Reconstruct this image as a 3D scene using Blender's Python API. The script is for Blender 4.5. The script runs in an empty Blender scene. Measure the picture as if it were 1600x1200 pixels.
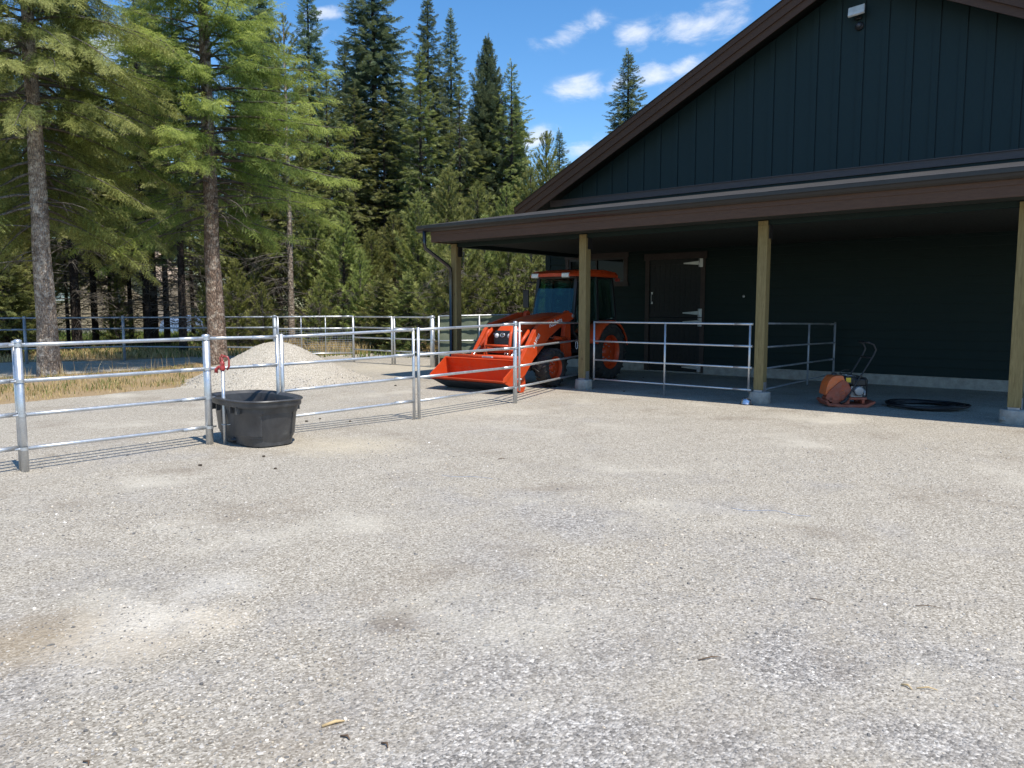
import bpy, bmesh, math, random
import numpy as np
from mathutils import Vector, Matrix
R = math.radians
scene = bpy.context.scene
COL = scene.collection

# ------------------------------------------------------------------ camera
CAM_H = 1.7; FOC = 1200.0; HOR = 483.0; YAW = R(50.3)
cd = bpy.data.cameras.new("camera"); cam = bpy.data.objects.new("camera", cd); COL.objects.link(cam)
cd.sensor_width = 36; cd.lens = 36 * FOC / 1600; cd.clip_end = 2000; cd.clip_start = 0.05
PITCH = math.atan((600 - HOR) / FOC)
cam.location = (0, 0, CAM_H)
cam.rotation_euler = (math.pi / 2 - PITCH, 0, math.pi / 2 - YAW)
scene.camera = cam
scene.render.resolution_x = 1024; scene.render.resolution_y = 768

# ------------------------------------------------------------------ light and sky
SUN_AZ = math.atan2(0.975, -0.20); SUN_EL = R(63)
world = bpy.data.worlds.new("World"); scene.world = world; world.use_nodes = True
def build_world():
    nt = world.node_tree; N = nt.nodes; L = nt.links; N.clear()
    out = N.new('ShaderNodeOutputWorld'); bg = N.new('ShaderNodeBackground')
    sky = N.new('ShaderNodeTexSky'); sky.sky_type = 'NISHITA'; sky.sun_disc = False
    sky.sun_elevation = SUN_EL; sky.sun_rotation = SUN_AZ; sky.altitude = 700; sky.air_density = 1.0
    sky.dust_density = 0.3; sky.ozone_density = 1.5
    hs = N.new('ShaderNodeHueSaturation'); hs.inputs['Saturation'].default_value = 1.30
    hs.inputs['Value'].default_value = 1.06
    L.new(sky.outputs[0], hs.inputs['Color'])
    tc = N.new('ShaderNodeTexCoord')
    nz = N.new('ShaderNodeTexNoise'); nz.inputs['Scale'].default_value = 15; nz.inputs['Detail'].default_value = 9
    nz.inputs['Roughness'].default_value = 0.62; nz.inputs['Distortion'].default_value = 0.35
    mp = N.new('ShaderNodeMapping'); mp.inputs['Scale'].default_value = (1, 1, 2.2)
    L.new(tc.outputs['Generated'], mp.inputs['Vector']); L.new(mp.outputs[0], nz.inputs['Vector'])
    # clouds: soft patches of vapour, each at its own compass direction and elevation
    clouds = [  # measured position (pixels of the photo), half width, half height in degrees, tilt, strength
        (895, 48, 3.0, .9, 18, .8), (865, 62, 2.2, .9, 5, .5), (1000, 52, 2.6, .9, 4, .8), (1075, 45, 4.6, 1.3, 6, .95), (1120, 20, 3.0, 1.0, 8, .7), (912, 138, 3.0, .95, 6, 1.0), (962, 130, 1.8, .9, 14, .85),
        (1020, 120, 2.6, 1.2, 6, .9), (1060, 108, 2.2, 1.0, 20, .7), (830, 222, 2.4, 1.0, 28, .8), (905, 232, 2.6, .9, 6, .6), (515, 22, 1.7, .6, 5, .9), (505, 55, 2.4, .8, 5, .6),
        (650, 195, 4.0, 1.6, 6, .8), (560, 175, 3.0, 1.2, 0, .6), (730, 210, 2.5, 1.2, 0, .6), (200, 90, 8, 2.5, 0, .6), (20, 60, 7, 2.2, 0, .6), (1500, -300, 8, 2, 0, .6), (400, -300, 9, 2.5, 0, .6)]
    fwd0 = Vector((-math.cos(YAW), math.sin(YAW), 0))
    acc = None
    for cpx, cpy, hw, hh, tilt, st in clouds:
        # compass direction of the cloud
        rt0 = Vector((math.sin(YAW), math.cos(YAW), 0)); f0 = fwd0 * math.cos(PITCH) - Vector((0, 0, math.sin(PITCH))); u0 = rt0.cross(f0)
        d = (f0 * FOC + rt0 * (cpx - 800) + u0 * (600 - cpy)).normalized()
        side = d.cross(Vector((0, 0, 1))).normalized(); up = side.cross(d).normalized()
        t = R(tilt); s2 = side * math.cos(t) + up * math.sin(t); u2 = up * math.cos(t) - side * math.sin(t)
        def dot(v, sc):
            m = N.new('ShaderNodeVectorMath'); m.operation = 'DOT_PRODUCT'
            m.inputs[1].default_value = tuple(v / sc); L.new(tc.outputs['Generated'], m.inputs[0]); return m
        a1 = dot(s2, math.sin(R(hw))); b1 = dot(u2, math.sin(R(hh)))
        f1 = dot(d, 1.0)
        cx = N.new('ShaderNodeCombineXYZ'); L.new(a1.outputs['Value'], cx.inputs[0]); L.new(b1.outputs['Value'], cx.inputs[1])
        ln = N.new('ShaderNodeVectorMath'); ln.operation = 'LENGTH'; L.new(cx.outputs[0], ln.inputs[0])
        mr = N.new('ShaderNodeMapRange'); mr.interpolation_type = 'SMOOTHSTEP'
        mr.inputs['From Min'].default_value = 1.35; mr.inputs['From Max'].default_value = 0.0
        mr.inputs['To Min'].default_value = 0; mr.inputs['To Max'].default_value = st
        L.new(ln.outputs['Value'], mr.inputs['Value'])
        ft = N.new('ShaderNodeMath'); ft.operation = 'GREATER_THAN'; ft.inputs[1].default_value = 0
        L.new(f1.outputs['Value'], ft.inputs[0])
        mm = N.new('ShaderNodeMath'); mm.operation = 'MULTIPLY'; L.new(mr.outputs[0], mm.inputs[0]); L.new(ft.outputs[0], mm.inputs[1])
        if acc is None: acc = mm
        else:
            mx = N.new('ShaderNodeMath'); mx.operation = 'MAXIMUM'; L.new(acc.outputs[0], mx.inputs[0]); L.new(mm.outputs[0], mx.inputs[1]); acc = mx
    ad = N.new('ShaderNodeMath'); ad.operation = 'MULTIPLY_ADD'; ad.inputs[1].default_value = 2.6; ad.inputs[2].default_value = -1.42
    L.new(nz.outputs['Fac'], ad.inputs[0])
    sm = N.new('ShaderNodeMath'); sm.operation = 'ADD'; L.new(acc.outputs[0], sm.inputs[0]); L.new(ad.outputs[0], sm.inputs[1])
    rg = N.new('ShaderNodeMapRange'); rg.interpolation_type = 'SMOOTHSTEP'
    rg.inputs['From Min'].default_value = 0.02; rg.inputs['From Max'].default_value = 1.15; rg.inputs['To Max'].default_value = 0.85
    L.new(sm.outputs[0], rg.inputs['Value'])
    mul = N.new('ShaderNodeMath'); mul.operation = 'MULTIPLY'; L.new(rg.outputs[0], mul.inputs[0])
    ac2 = N.new('ShaderNodeMath'); ac2.operation = 'MINIMUM'; ac2.inputs[1].default_value = 1
    ac3 = N.new('ShaderNodeMath'); ac3.operation = 'MULTIPLY'; ac3.inputs[1].default_value = 3
    L.new(acc.outputs[0], ac3.inputs[0]); L.new(ac3.outputs[0], ac2.inputs[0]); L.new(ac2.outputs[0], mul.inputs[1])
    mix = N.new('ShaderNodeMix'); mix.data_type = 'RGBA'
    L.new(mul.outputs[0], mix.inputs[0]); L.new(hs.outputs[0], mix.inputs[6]); mix.inputs[7].default_value = (5.2, 5.45, 5.9, 1)
    L.new(mix.outputs[2], bg.inputs['Color']); bg.inputs['Strength'].default_value = 0.15
    L.new(bg.outputs[0], out.inputs['Surface'])
build_world()
sd = bpy.data.lights.new("sun", 'SUN'); sun = bpy.data.objects.new("sun", sd); COL.objects.link(sun)
sd.energy = 4.4; sd.angle = R(0.5); sd.color = (1.0, 0.94, 0.84)
tosun = Vector((math.sin(SUN_AZ) * math.cos(SUN_EL), math.cos(SUN_AZ) * math.cos(SUN_EL), math.sin(SUN_EL)))
sun.rotation_euler = tosun.to_track_quat('Z', 'Y').to_euler(); sun.location = (20, -20, 60)
scene.view_settings.view_transform = 'Standard'; scene.view_settings.look = 'None'
scene.view_settings.exposure = 0.38; scene.view_settings.gamma = 1.0
scene.render.engine = 'CYCLES'

# ------------------------------------------------------------------ layout helpers (measured once from the photograph, in metres)
FW0 = np.array([-math.cos(YAW), math.sin(YAW), 0.]); RT = np.array([math.sin(YAW), math.cos(YAW), 0.])
FW = FW0 * math.cos(PITCH) - np.array([0, 0, 1.]) * math.sin(PITCH); UPV = np.cross(RT, FW)
def ray(x, y): return FW * FOC + RT * (x - 800) + UPV * (600 - y)
def G(x, y, z=0.0):
    d = ray(x, y); t = (z - CAM_H) / d[2]; p = np.array([0, 0, CAM_H]) + d * t; return float(p[0]), float(p[1])
def HZ(x, dist, y):      # height of the point seen at (x, y) at a horizontal distance along the heading
    d = ray(x, y); t = dist / (d @ FW0); return float(CAM_H + d[2] * t)
def AT(x, dist):
    d = FW0 * dist + RT * (x - 800) / 1200. * dist; return float(d[0]), float(d[1])

# ------------------------------------------------------------------ object helpers
def tag(o, label=None, cat=None, group=None, kind=None):
    if label: o['label'] = label
    if cat: o['category'] = cat
    if group: o['group'] = group
    if kind: o['kind'] = kind
    return o
def empty(name, loc=(0, 0, 0), rz=0.0, scale=1.0):
    o = bpy.data.objects.new(name, None); COL.objects.link(o); o.location = loc; o.rotation_euler = (0, 0, rz)
    o.scale = (scale,) * 3; o.empty_display_size = .2; return o
def link_mesh(name, me, mat=None, parent=None):
    o = bpy.data.objects.new(name, me); COL.objects.link(o)
    if mat: me.materials.append(mat)
    if parent: o.parent = parent
    return o
def frame_to(d):
    d = Vector(d).normalized(); a = Vector((0, 0, 1)) if abs(d.z) < .9 else Vector((1, 0, 0))
    u = d.cross(a).normalized(); v = d.cross(u).normalized(); return u, v
class MB:
    def __init__(s): s.v = []; s.f = []; s.sm = []
    def add(s, vs, fs, smooth=False):
        o = len(s.v); s.v += [tuple(p) for p in vs]; s.f += [tuple(i + o for i in f) for f in fs]; s.sm += [smooth] * len(fs); return s
    def box(s, a, b, M=None):
        x0, y0, z0 = a; x1, y1, z1 = b
        vs = [Vector(p) for p in [(x0,y0,z0),(x1,y0,z0),(x1,y1,z0),(x0,y1,z0),(x0,y0,z1),(x1,y0,z1),(x1,y1,z1),(x0,y1,z1)]]
        if M: vs = [M @ p for p in vs]
        return s.add(vs, [(0,3,2,1),(4,5,6,7),(0,1,5,4),(1,2,6,5),(2,3,7,6),(3,0,4,7)])
    def beam(s, p, q, w, h, up=(0, 0, 1)):
        p = Vector(p); q = Vector(q); d = (q - p).normalized(); u = d.cross(Vector(up)).normalized(); v = u.cross(d).normalized()
        vs = [c + u * a * w / 2 + v * b * h / 2 for c in (p, q) for a, b in ((-1,-1),(1,-1),(1,1),(-1,1))]
        return s.add(vs, [(0,3,2,1),(4,5,6,7),(0,1,5,4),(1,2,6,5),(2,3,7,6),(3,0,4,7)])
    def tube(s, pts, r, n=10, caps=True, closed=False):
        pts = [Vector(p) for p in pts]; m = len(pts); rr = r if isinstance(r, (list, tuple)) else [r] * m
        vs = []; u = None
        for i, p in enumerate(pts):
            if closed: d = pts[(i + 1) % m] - pts[i - 1]
            else: d = pts[min(i + 1, m - 1)] - pts[max(i - 1, 0)]
            d.normalize()
            if u is None: u, _ = frame_to(d)
            u = (u - d * u.dot(d)).normalized(); v = d.cross(u)
            for k in range(n):
                a = 2 * math.pi * k / n; vs.append(p + (u * math.cos(a) + v * math.sin(a)) * rr[i])
        fs = []
        for i in range(m if closed else m - 1):
            j = (i + 1) % m
            for k in range(n): fs.append((i*n+k, i*n+(k+1)%n, j*n+(k+1)%n, j*n+k))
        s.add(vs, fs, True)
        if caps and not closed:
            o = len(s.v) - len(vs)
            s.f += [tuple(o + k for k in range(n))[::-1], tuple(o + (m-1)*n + k for k in range(n))]; s.sm += [False, False]
        return s
    def lathe(s, prof, c=(0, 0, 0), axis='z', n=32, smooth=True, sx=1, sy=1, M=None):
        vs = []
        for r, h in prof:
            for k in range(n):
                a = 2 * math.pi * k / n; x = r * math.cos(a) * sx; y = r * math.sin(a) * sy
                p = {'z': (x, y, h), 'y': (x, h, y), 'x': (h, x, y)}[axis]
                vs.append(Vector(p) + Vector(c))
        if M: vs = [M @ p for p in vs]
        fs = []
        for i in range(len(prof) - 1):
            for k in range(n): fs.append((i*n+k, i*n+(k+1)%n, (i+1)*n+(k+1)%n, (i+1)*n+k))
        return s.add(vs, fs, smooth)
    def prism(s, poly, a, b, axis='y'):    # poly of 2-D points, extruded from a to b
        n = len(poly); vs = []
        for t in (a, b):
            for p, q in poly: vs.append({'y': (p, t, q), 'x': (t, p, q), 'z': (p, q, t)}[axis])
        fs = [tuple(range(n)), tuple(range(2*n-1, n-1, -1))] + [(i, (i+1)%n+0, (i+1)%n+n, i+n) for i in range(n)]
        return s.add(vs, fs)
    def build(s, name, mat, parent=None, bevel=0, recalc=True, seg=2):
        me = bpy.data.meshes.new(name); me.from_pydata(s.v, [], s.f); me.update()
        me.polygons.foreach_set('use_smooth', s.sm)
        if recalc:
            bm = bmesh.new(); bm.from_mesh(me); bmesh.ops.recalc_face_normals(bm, faces=bm.faces); bm.to_mesh(me); bm.free()
        o = link_mesh(name, me, mat, parent)
        if bevel:
            m = o.modifiers.new('bevel', 'BEVEL'); m.width = bevel; m.segments = seg; m.limit_method = 'ANGLE'; m.angle_limit = R(40)
        return o
def np_mesh(name, verts, faces, mat=None, parent=None, attr=None, smooth=False, link=True):
    """verts (N,3), faces (M,k) arrays of one face size"""
    me = bpy.data.meshes.new(name); k = faces.shape[1]
    me.vertices.add(len(verts)); me.vertices.foreach_set('co', np.ascontiguousarray(verts, dtype=np.float32).ravel())
    me.loops.add(faces.size); me.loops.foreach_set('vertex_index', np.ascontiguousarray(faces, dtype=np.int32).ravel())
    me.polygons.add(len(faces)); me.polygons.foreach_set('loop_start', np.arange(0, faces.size, k, dtype=np.int32))
    me.polygons.foreach_set('loop_total', np.full(len(faces), k, dtype=np.int32))
    me.polygons.foreach_set('use_smooth', np.full(len(faces), smooth, dtype=bool))
    if attr is not None:
        a = me.attributes.new('tip', 'FLOAT', 'POINT'); a.data.foreach_set('value', attr.astype(np.float32))
    me.update(calc_edges=True)
    if mat: me.materials.append(mat)
    if not link: return me
    o = bpy.data.objects.new(name, me); COL.objects.link(o)
    if parent: o.parent = parent
    return o
def text_mesh(s, size, name, mat, parent, M, extr=.002, shear=0.0):
    c = bpy.data.curves.new(name, 'FONT'); c.body = s; c.size = size; c.extrude = extr; c.align_x = 'CENTER'; c.align_y = 'CENTER'; c.shear = shear
    c.offset = size * .02
    t = bpy.data.objects.new(name, c); COL.objects.link(t); bpy.context.view_layer.update()
    me = bpy.data.meshes.new_from_object(t.evaluated_get(bpy.context.evaluated_depsgraph_get())); me.transform(M)
    bpy.data.objects.remove(t); me.materials.clear(); return link_mesh(name, me, mat, parent)

# ------------------------------------------------------------------ materials
class NT:
    def __init__(s, name):
        s.m = bpy.data.materials.new(name); s.m.use_nodes = True; s.t = s.m.node_tree; s.N = s.t.nodes; s.L = s.t.links
        s.N.clear(); s.out = s.N.new('ShaderNodeOutputMaterial'); s.b = s.N.new('ShaderNodeBsdfPrincipled'); s.L.new(s.b.outputs[0], s.out.inputs[0])
        s.tc = s.N.new('ShaderNodeTexCoord')
    def lk(s, a, b): s.L.new(a, b)
    def mapping(s, sc=(1, 1, 1), rot=(0, 0, 0), loc=(0, 0, 0), src='Object'):
        m = s.N.new('ShaderNodeMapping'); m.inputs['Scale'].default_value = sc; m.inputs['Rotation'].default_value = rot; m.inputs['Location'].default_value = loc
        s.lk(s.tc.outputs[src], m.inputs[0]); return m.outputs[0]
    def noise(s, scale, detail=4, rough=.55, vec=None, dist=0):
        n = s.N.new('ShaderNodeTexNoise'); n.inputs['Scale'].default_value = scale; n.inputs['Detail'].default_value = detail
        n.inputs['Roughness'].default_value = rough; n.inputs['Distortion'].default_value = dist
        s.lk(vec if vec else s.tc.outputs['Object'], n.inputs['Vector']); return n.outputs['Fac']
    def voro(s, scale, feat='F1', vec=None, out='Color', rnd=1.0):
        n = s.N.new('ShaderNodeTexVoronoi'); n.feature = feat; n.inputs['Scale'].default_value = scale
        if 'Randomness' in n.inputs: n.inputs['Randomness'].default_value = rnd
        s.lk(vec if vec else s.tc.outputs['Object'], n.inputs['Vector']); return n.outputs[out]
    def ramp(s, fac, stops, interp='LINEAR'):
        r = s.N.new('ShaderNodeValToRGB'); r.color_ramp.interpolation = interp; e = r.color_ramp.elements
        while len(e) < len(stops): e.new(.5)
        for el, (p, c) in zip(e, stops):
            el.position = p; el.color = (*c, 1) if len(c) == 3 else c
        s.lk(fac, r.inputs[0]); return r.outputs[0]
    def rng(s, fac, a, b, c=0., d=1., smooth=False):
        r = s.N.new('ShaderNodeMapRange'); r.inputs[1].default_value = a; r.inputs[2].default_value = b; r.inputs[3].default_value = c; r.inputs[4].default_value = d
        if smooth: r.interpolation_type = 'SMOOTHSTEP'
        s.lk(fac, r.inputs[0]); return r.outputs[0]
    def mix(s, fac, a, b, mode='MIX'):
        m = s.N.new('ShaderNodeMix'); m.data_type = 'RGBA'; m.blend_type = mode
        if isinstance(fac, (int, float)): m.inputs[0].default_value = fac
        else: s.lk(fac, m.inputs[0])
        for i, c in ((6, a), (7, b)):
            if isinstance(c, tuple): m.inputs[i].default_value = (*c, 1)
            else: s.lk(c, m.inputs[i])
        return m.outputs[2]
    def math(s, op, a, b=None):
        m = s.N.new('ShaderNodeMath'); m.operation = op
        for i, c in ((0, a), (1, b)):
            if c is None: continue
            if isinstance(c, (int, float)): m.inputs[i].default_value = c
            else: s.lk(c, m.inputs[i])
        return m.outputs[0]
    def bump(s, h, st=.3, dist=.02, nrm=None):
        b = s.N.new('ShaderNodeBump'); b.inputs['Strength'].default_value = st; b.inputs['Distance'].default_value = dist
        s.lk(h, b.inputs['Height'])
        if nrm: s.lk(nrm, b.inputs['Normal'])
        s.lk(b.outputs[0], s.b.inputs['Normal']); return b.outputs[0]
    def set(s, col=None, rough=None, metal=None, spec=None, **k):
        for nm, v in (('Base Color', col), ('Roughness', rough), ('Metallic', metal), ('Specular IOR Level', spec)):
            if v is None: continue
            if isinstance(v, (int, float)): s.b.inputs[nm].default_value = v
            elif isinstance(v, tuple): s.b.inputs[nm].default_value = (*v, 1)
            else: s.lk(v, s.b.inputs[nm])
        for nm, v in k.items(): s.b.inputs[nm.replace('_', ' ')].default_value = v
        return s
M = {}
def paint(name, col, rough=.4, var=.15, metal=0, spec=.5, scale=6, bumpst=0, dust=0, dustcol=(.35, .31, .25), coat=0):
    t = NT(name); n = t.noise(scale, 6, .6)
    dk = tuple(c * (1 - var) for c in col); lt = tuple(min(1, c * (1 + var)) for c in col)
    c = t.ramp(n, [(.3, dk), (.7, lt)])
    if dust:
        g = t.N.new('ShaderNodeNewGeometry'); sx = t.N.new('ShaderNodeSeparateXYZ'); t.lk(g.outputs['Normal'], sx.inputs[0])
        d = t.math('MULTIPLY', t.rng(t.noise(scale * 2.3, 5, .7), .35, .75), dust); c = t.mix(d, c, dustcol)
    t.set(c, t.rng(t.noise(scale * 3, 4), .2, .8, rough * .8, min(1, rough * 1.25)), metal, spec)
    if coat: t.set(Coat_Weight=coat, Coat_Roughness=.08)
    if bumpst: t.bump(t.noise(scale * 12, 3), bumpst, .004)
    M[name] = t.m; return t.m
def gravel(name, light=1.0, warm=0.0, patches=True):
    t = NT(name)
    v1 = t.voro(78, 'F1'); v2 = t.voro(36, 'F1'); d1 = t.voro(78, 'F1', out='Distance'); d2 = t.voro(36, 'F1', out='Distance')
    big = t.noise(.28, 4, .55, dist=.4); mid = t.noise(1.1, 5, .6, dist=.6); sp = t.noise(150, 2, .7)
    k = light
    def c(r, g, b): return (r * k, g * k, b * k)
    sep = t.N.new('ShaderNodeSeparateColor'); t.lk(v1, sep.inputs[0])
    sep2 = t.N.new('ShaderNodeSeparateColor'); t.lk(v2, sep2.inputs[0])
    coarse = t.ramp(sep.outputs[0], [(0, c(.11, .10, .09)), (.35, c(.26, .24, .215)), (.62, c(.41, .378, .338)), (.85, c(.58, .537, .48)), (1, c(.88, .83, .75))])
    coarse2 = t.ramp(sep2.outputs[0], [(0, c(.17, .155, .14)), (.4, c(.335, .308, .275)), (.75, c(.50, .46, .41)), (1, c(.86, .81, .73))])
    coarse = t.mix(.32, coarse, coarse2)
    fine = t.ramp(t.voro(100, 'F1'), [(0, c(.145, .118, .085)), (.4, c(.35, .312, .25)), (.75, c(.53, .478, .395)), (1, c(.82, .765, .665))])
    sxy = t.N.new('ShaderNodeSeparateXYZ'); t.lk(t.tc.outputs['Object'], sxy.inputs[0])
    spread = t.rng(t.math('SUBTRACT', sxy.outputs[1], t.math('MULTIPLY', sxy.outputs[0], .6)), 1.0, 9.0, -.07, .20)      # finer crushed stone was spread near the barn
    fcmask = t.rng(t.math('ADD', spread, t.math('ADD', t.math('MULTIPLY', big, .8), t.math('MULTIPLY', mid, .7))), .62, .93, 0, 1, True)
    col = t.mix(fcmask, coarse, fine)
    if patches:
        dusty = t.rng(t.noise(.75, 3, .5, vec=t.mapping((1, 1, 1), loc=(31, 7, 0))), .54, .74, 0, .5, True)
        col = t.mix(dusty, col, c(.62, .57, .47))
        damp = t.rng(t.noise(.9, 4, .6, vec=t.mapping((1, 1, 1), loc=(3, 57, 0))), .52, .78, 0, .48, True)
        col = t.mix(damp, col, c(.20, .155, .11))
        # bare and damp spots with a place of their own
        for (px, py, rx, ry, cc, st) in ((205, 985, .42, .22, (.80, .73, .60), .55), (330, 970, .25, .13, (.74, .64, .49), .35), (50, 1005, .42, .2, (.36, .27, .16), .45),
                                         (615, 972, .17, .09, (.16, .12, .085), .55), (540, 697, .9, .35, (.64, .55, .39), .45), (350, 912, .3, .12, (.72, .68, .6), .35),
                                         (700, 640, 1.6, .5, (.62, .54, .41), .3), (620, 575, 2.2, .8, (.62, .54, .40), .4), (225, 1010, .3, .12, (.30, .23, .15), .3)):
            x, y = G(px, py); mv = t.mapping((1, 1, 0), loc=(-x, -y, 0))
            rt = t.N.new('ShaderNodeMapping'); rt.inputs['Rotation'].default_value = (0, 0, -(math.pi / 2 - YAW)); t.lk(mv, rt.inputs[0])
            sc = t.N.new('ShaderNodeMapping'); sc.inputs['Scale'].default_value = (1 / rx, 1 / (ry * 2.2), 1); t.lk(rt.outputs[0], sc.inputs[0])
            ln = t.N.new('ShaderNodeVectorMath'); ln.operation = 'LENGTH'; t.lk(sc.outputs[0], ln.inputs[0])
            f = t.math('ADD', ln.outputs['Value'], t.rng(t.noise(5, 4, .6), 0, 1, -.6, .6))
            col = t.mix(t.rng(f, 1.3, .1, 0, st, True), col, tuple(q * k for q in cc))
    col = t.mix(t.rng(sp, .58, .78, 0, .5), col, c(.09, .08, .07)); col = t.mix(t.rng(t.noise(38, 3, .7), .56, .74, 0, .18), col, c(.80, .75, .66)); col = t.mix(t.rng(t.noise(47, 3, .7), .57, .74, 0, .22), col, c(.12, .105, .085))
    if warm: col = t.mix(warm, col, c(.62, .56, .46))
    h = t.math('ADD', t.math('MULTIPLY', d1, -.5), t.math('MULTIPLY', d2, -.8))
    h = t.math('ADD', h, t.math('MULTIPLY', sp, .25)); h = t.math('MULTIPLY', h, t.rng(fcmask, 0, 1, .8, .4))
    h = t.math('ADD', h, t.math('MULTIPLY', t.noise(3.2, 6, .65), 1.6)); h = t.math('ADD', h, t.math('MULTIPLY', t.noise(.9, 2, .5, vec=t.mapping((1, 1, 1), loc=(9, 4, 0))), 5))
    t.bump(h, .95, .018); t.set(col, .9, spec=.25); M[name] = t.m; return t.m
def bark(name, a, b, lich, sc=1.0, mossy=.3):
    t = NT(name); v = t.mapping((9 * sc, 9 * sc, 1.6 * sc)); n = t.noise(3, 8, .7, vec=v, dist=.8); w = t.voro(3.5, 'DISTANCE_TO_EDGE', vec=t.mapping((5 * sc, 5 * sc, 1.8 * sc)), out='Distance')
    c = t.ramp(n, [(.3, a), (.7, b)]); c = t.mix(t.rng(w, 0, .12, .75, 0), c, tuple(q * .35 for q in a))
    c = t.mix(t.rng(t.noise(5 * sc, 6, .7), .50, .60, 0, mossy), c, lich); c = t.mix(t.rng(t.noise(2.2, 5, .7, vec=t.mapping((1, 1, 2.6), loc=(5, 1, 3))), .50, .62, 0, .55), c, tuple(q * .45 for q in a))
    t.set(c, .95, spec=.15); t.bump(t.math('ADD', n, t.math('MULTIPLY', w, 2.5)), .9, .03); M[name] = t.m; return t.m
def needles(name, dark, lite, tipc, rnd=.35, transl=.32):
    t = NT(name); N = t.N
    at = N.new('ShaderNodeAttribute'); at.attribute_name = 'tip'
    geo = N.new('ShaderNodeNewGeometry'); oi = N.new('ShaderNodeObjectInfo')
    n = t.noise(.9, 4, .6)
    c = t.mix(t.rng(n, .35, .68, 0, 1), dark, lite)
    c = t.mix(t.math('MULTIPLY', t.rng(at.outputs['Fac'], .45, 1.0), .8), c, tipc)
    hv = N.new('ShaderNodeHueSaturation'); t.lk(c, hv.inputs['Color'])
    v = t.math('ADD', t.rng(geo.outputs['Random Per Island'], 0, 1, 1 - rnd, 1 + rnd), t.rng(oi.outputs['Random'], 0, 1, -.28, .22))
    t.lk(v, hv.inputs['Value']); t.lk(t.rng(oi.outputs['Random'], 0, 1, .478, .515), hv.inputs['Hue'])
    t.set(hv.outputs[0], .55, spec=.35)
    tr = N.new('ShaderNodeBsdfTranslucent'); t.lk(hv.outputs[0], tr.inputs[0]); mx = N.new('ShaderNodeMixShader'); mx.inputs[0].default_value = transl
    t.lk(t.b.outputs[0], mx.inputs[1]); t.lk(tr.outputs[0], mx.inputs[2]); t.lk(mx.outputs[0], t.out.inputs[0]); M[name] = t.m; return t.m

gravel("gravel", .90); gravel('gravel_pile', 1.0, .05, patches=False)
bark('bark', (.15, .10, .072), (.40, .29, .22), (.62, .53, .43), 1.0, .6)
bark('bark_pale', (.20, .15, .115), (.54, .44, .35), (.74, .66, .55), 1.2, .6)
bark('bark_dark', (.03, .024, .022), (.085, .066, .055), (.16, .14, .12), 1.2, .35)
bark('deadwood', (.13, .11, .09), (.30, .27, .23), (.42, .39, .34), 2.0, .4)
needles('needles_fir', (.12, .18, .045), (.27, .34, .08), (.52, .55, .13), .35, .45)
needles('needles_near', (.19, .265, .07), (.38, .47, .13), (.58, .63, .21), .35, .45)
needles('needles_tall', (.070, .118, .070), (.16, .225, .125), (.25, .29, .14), .4, .32)
needles('needles_pine', (.18, .225, .065), (.33, .37, .105), (.44, .45, .15), .35)
needles('needles_scrub', (.11, .155, .05), (.24, .28, .085), (.35, .37, .12), .4)
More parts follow.
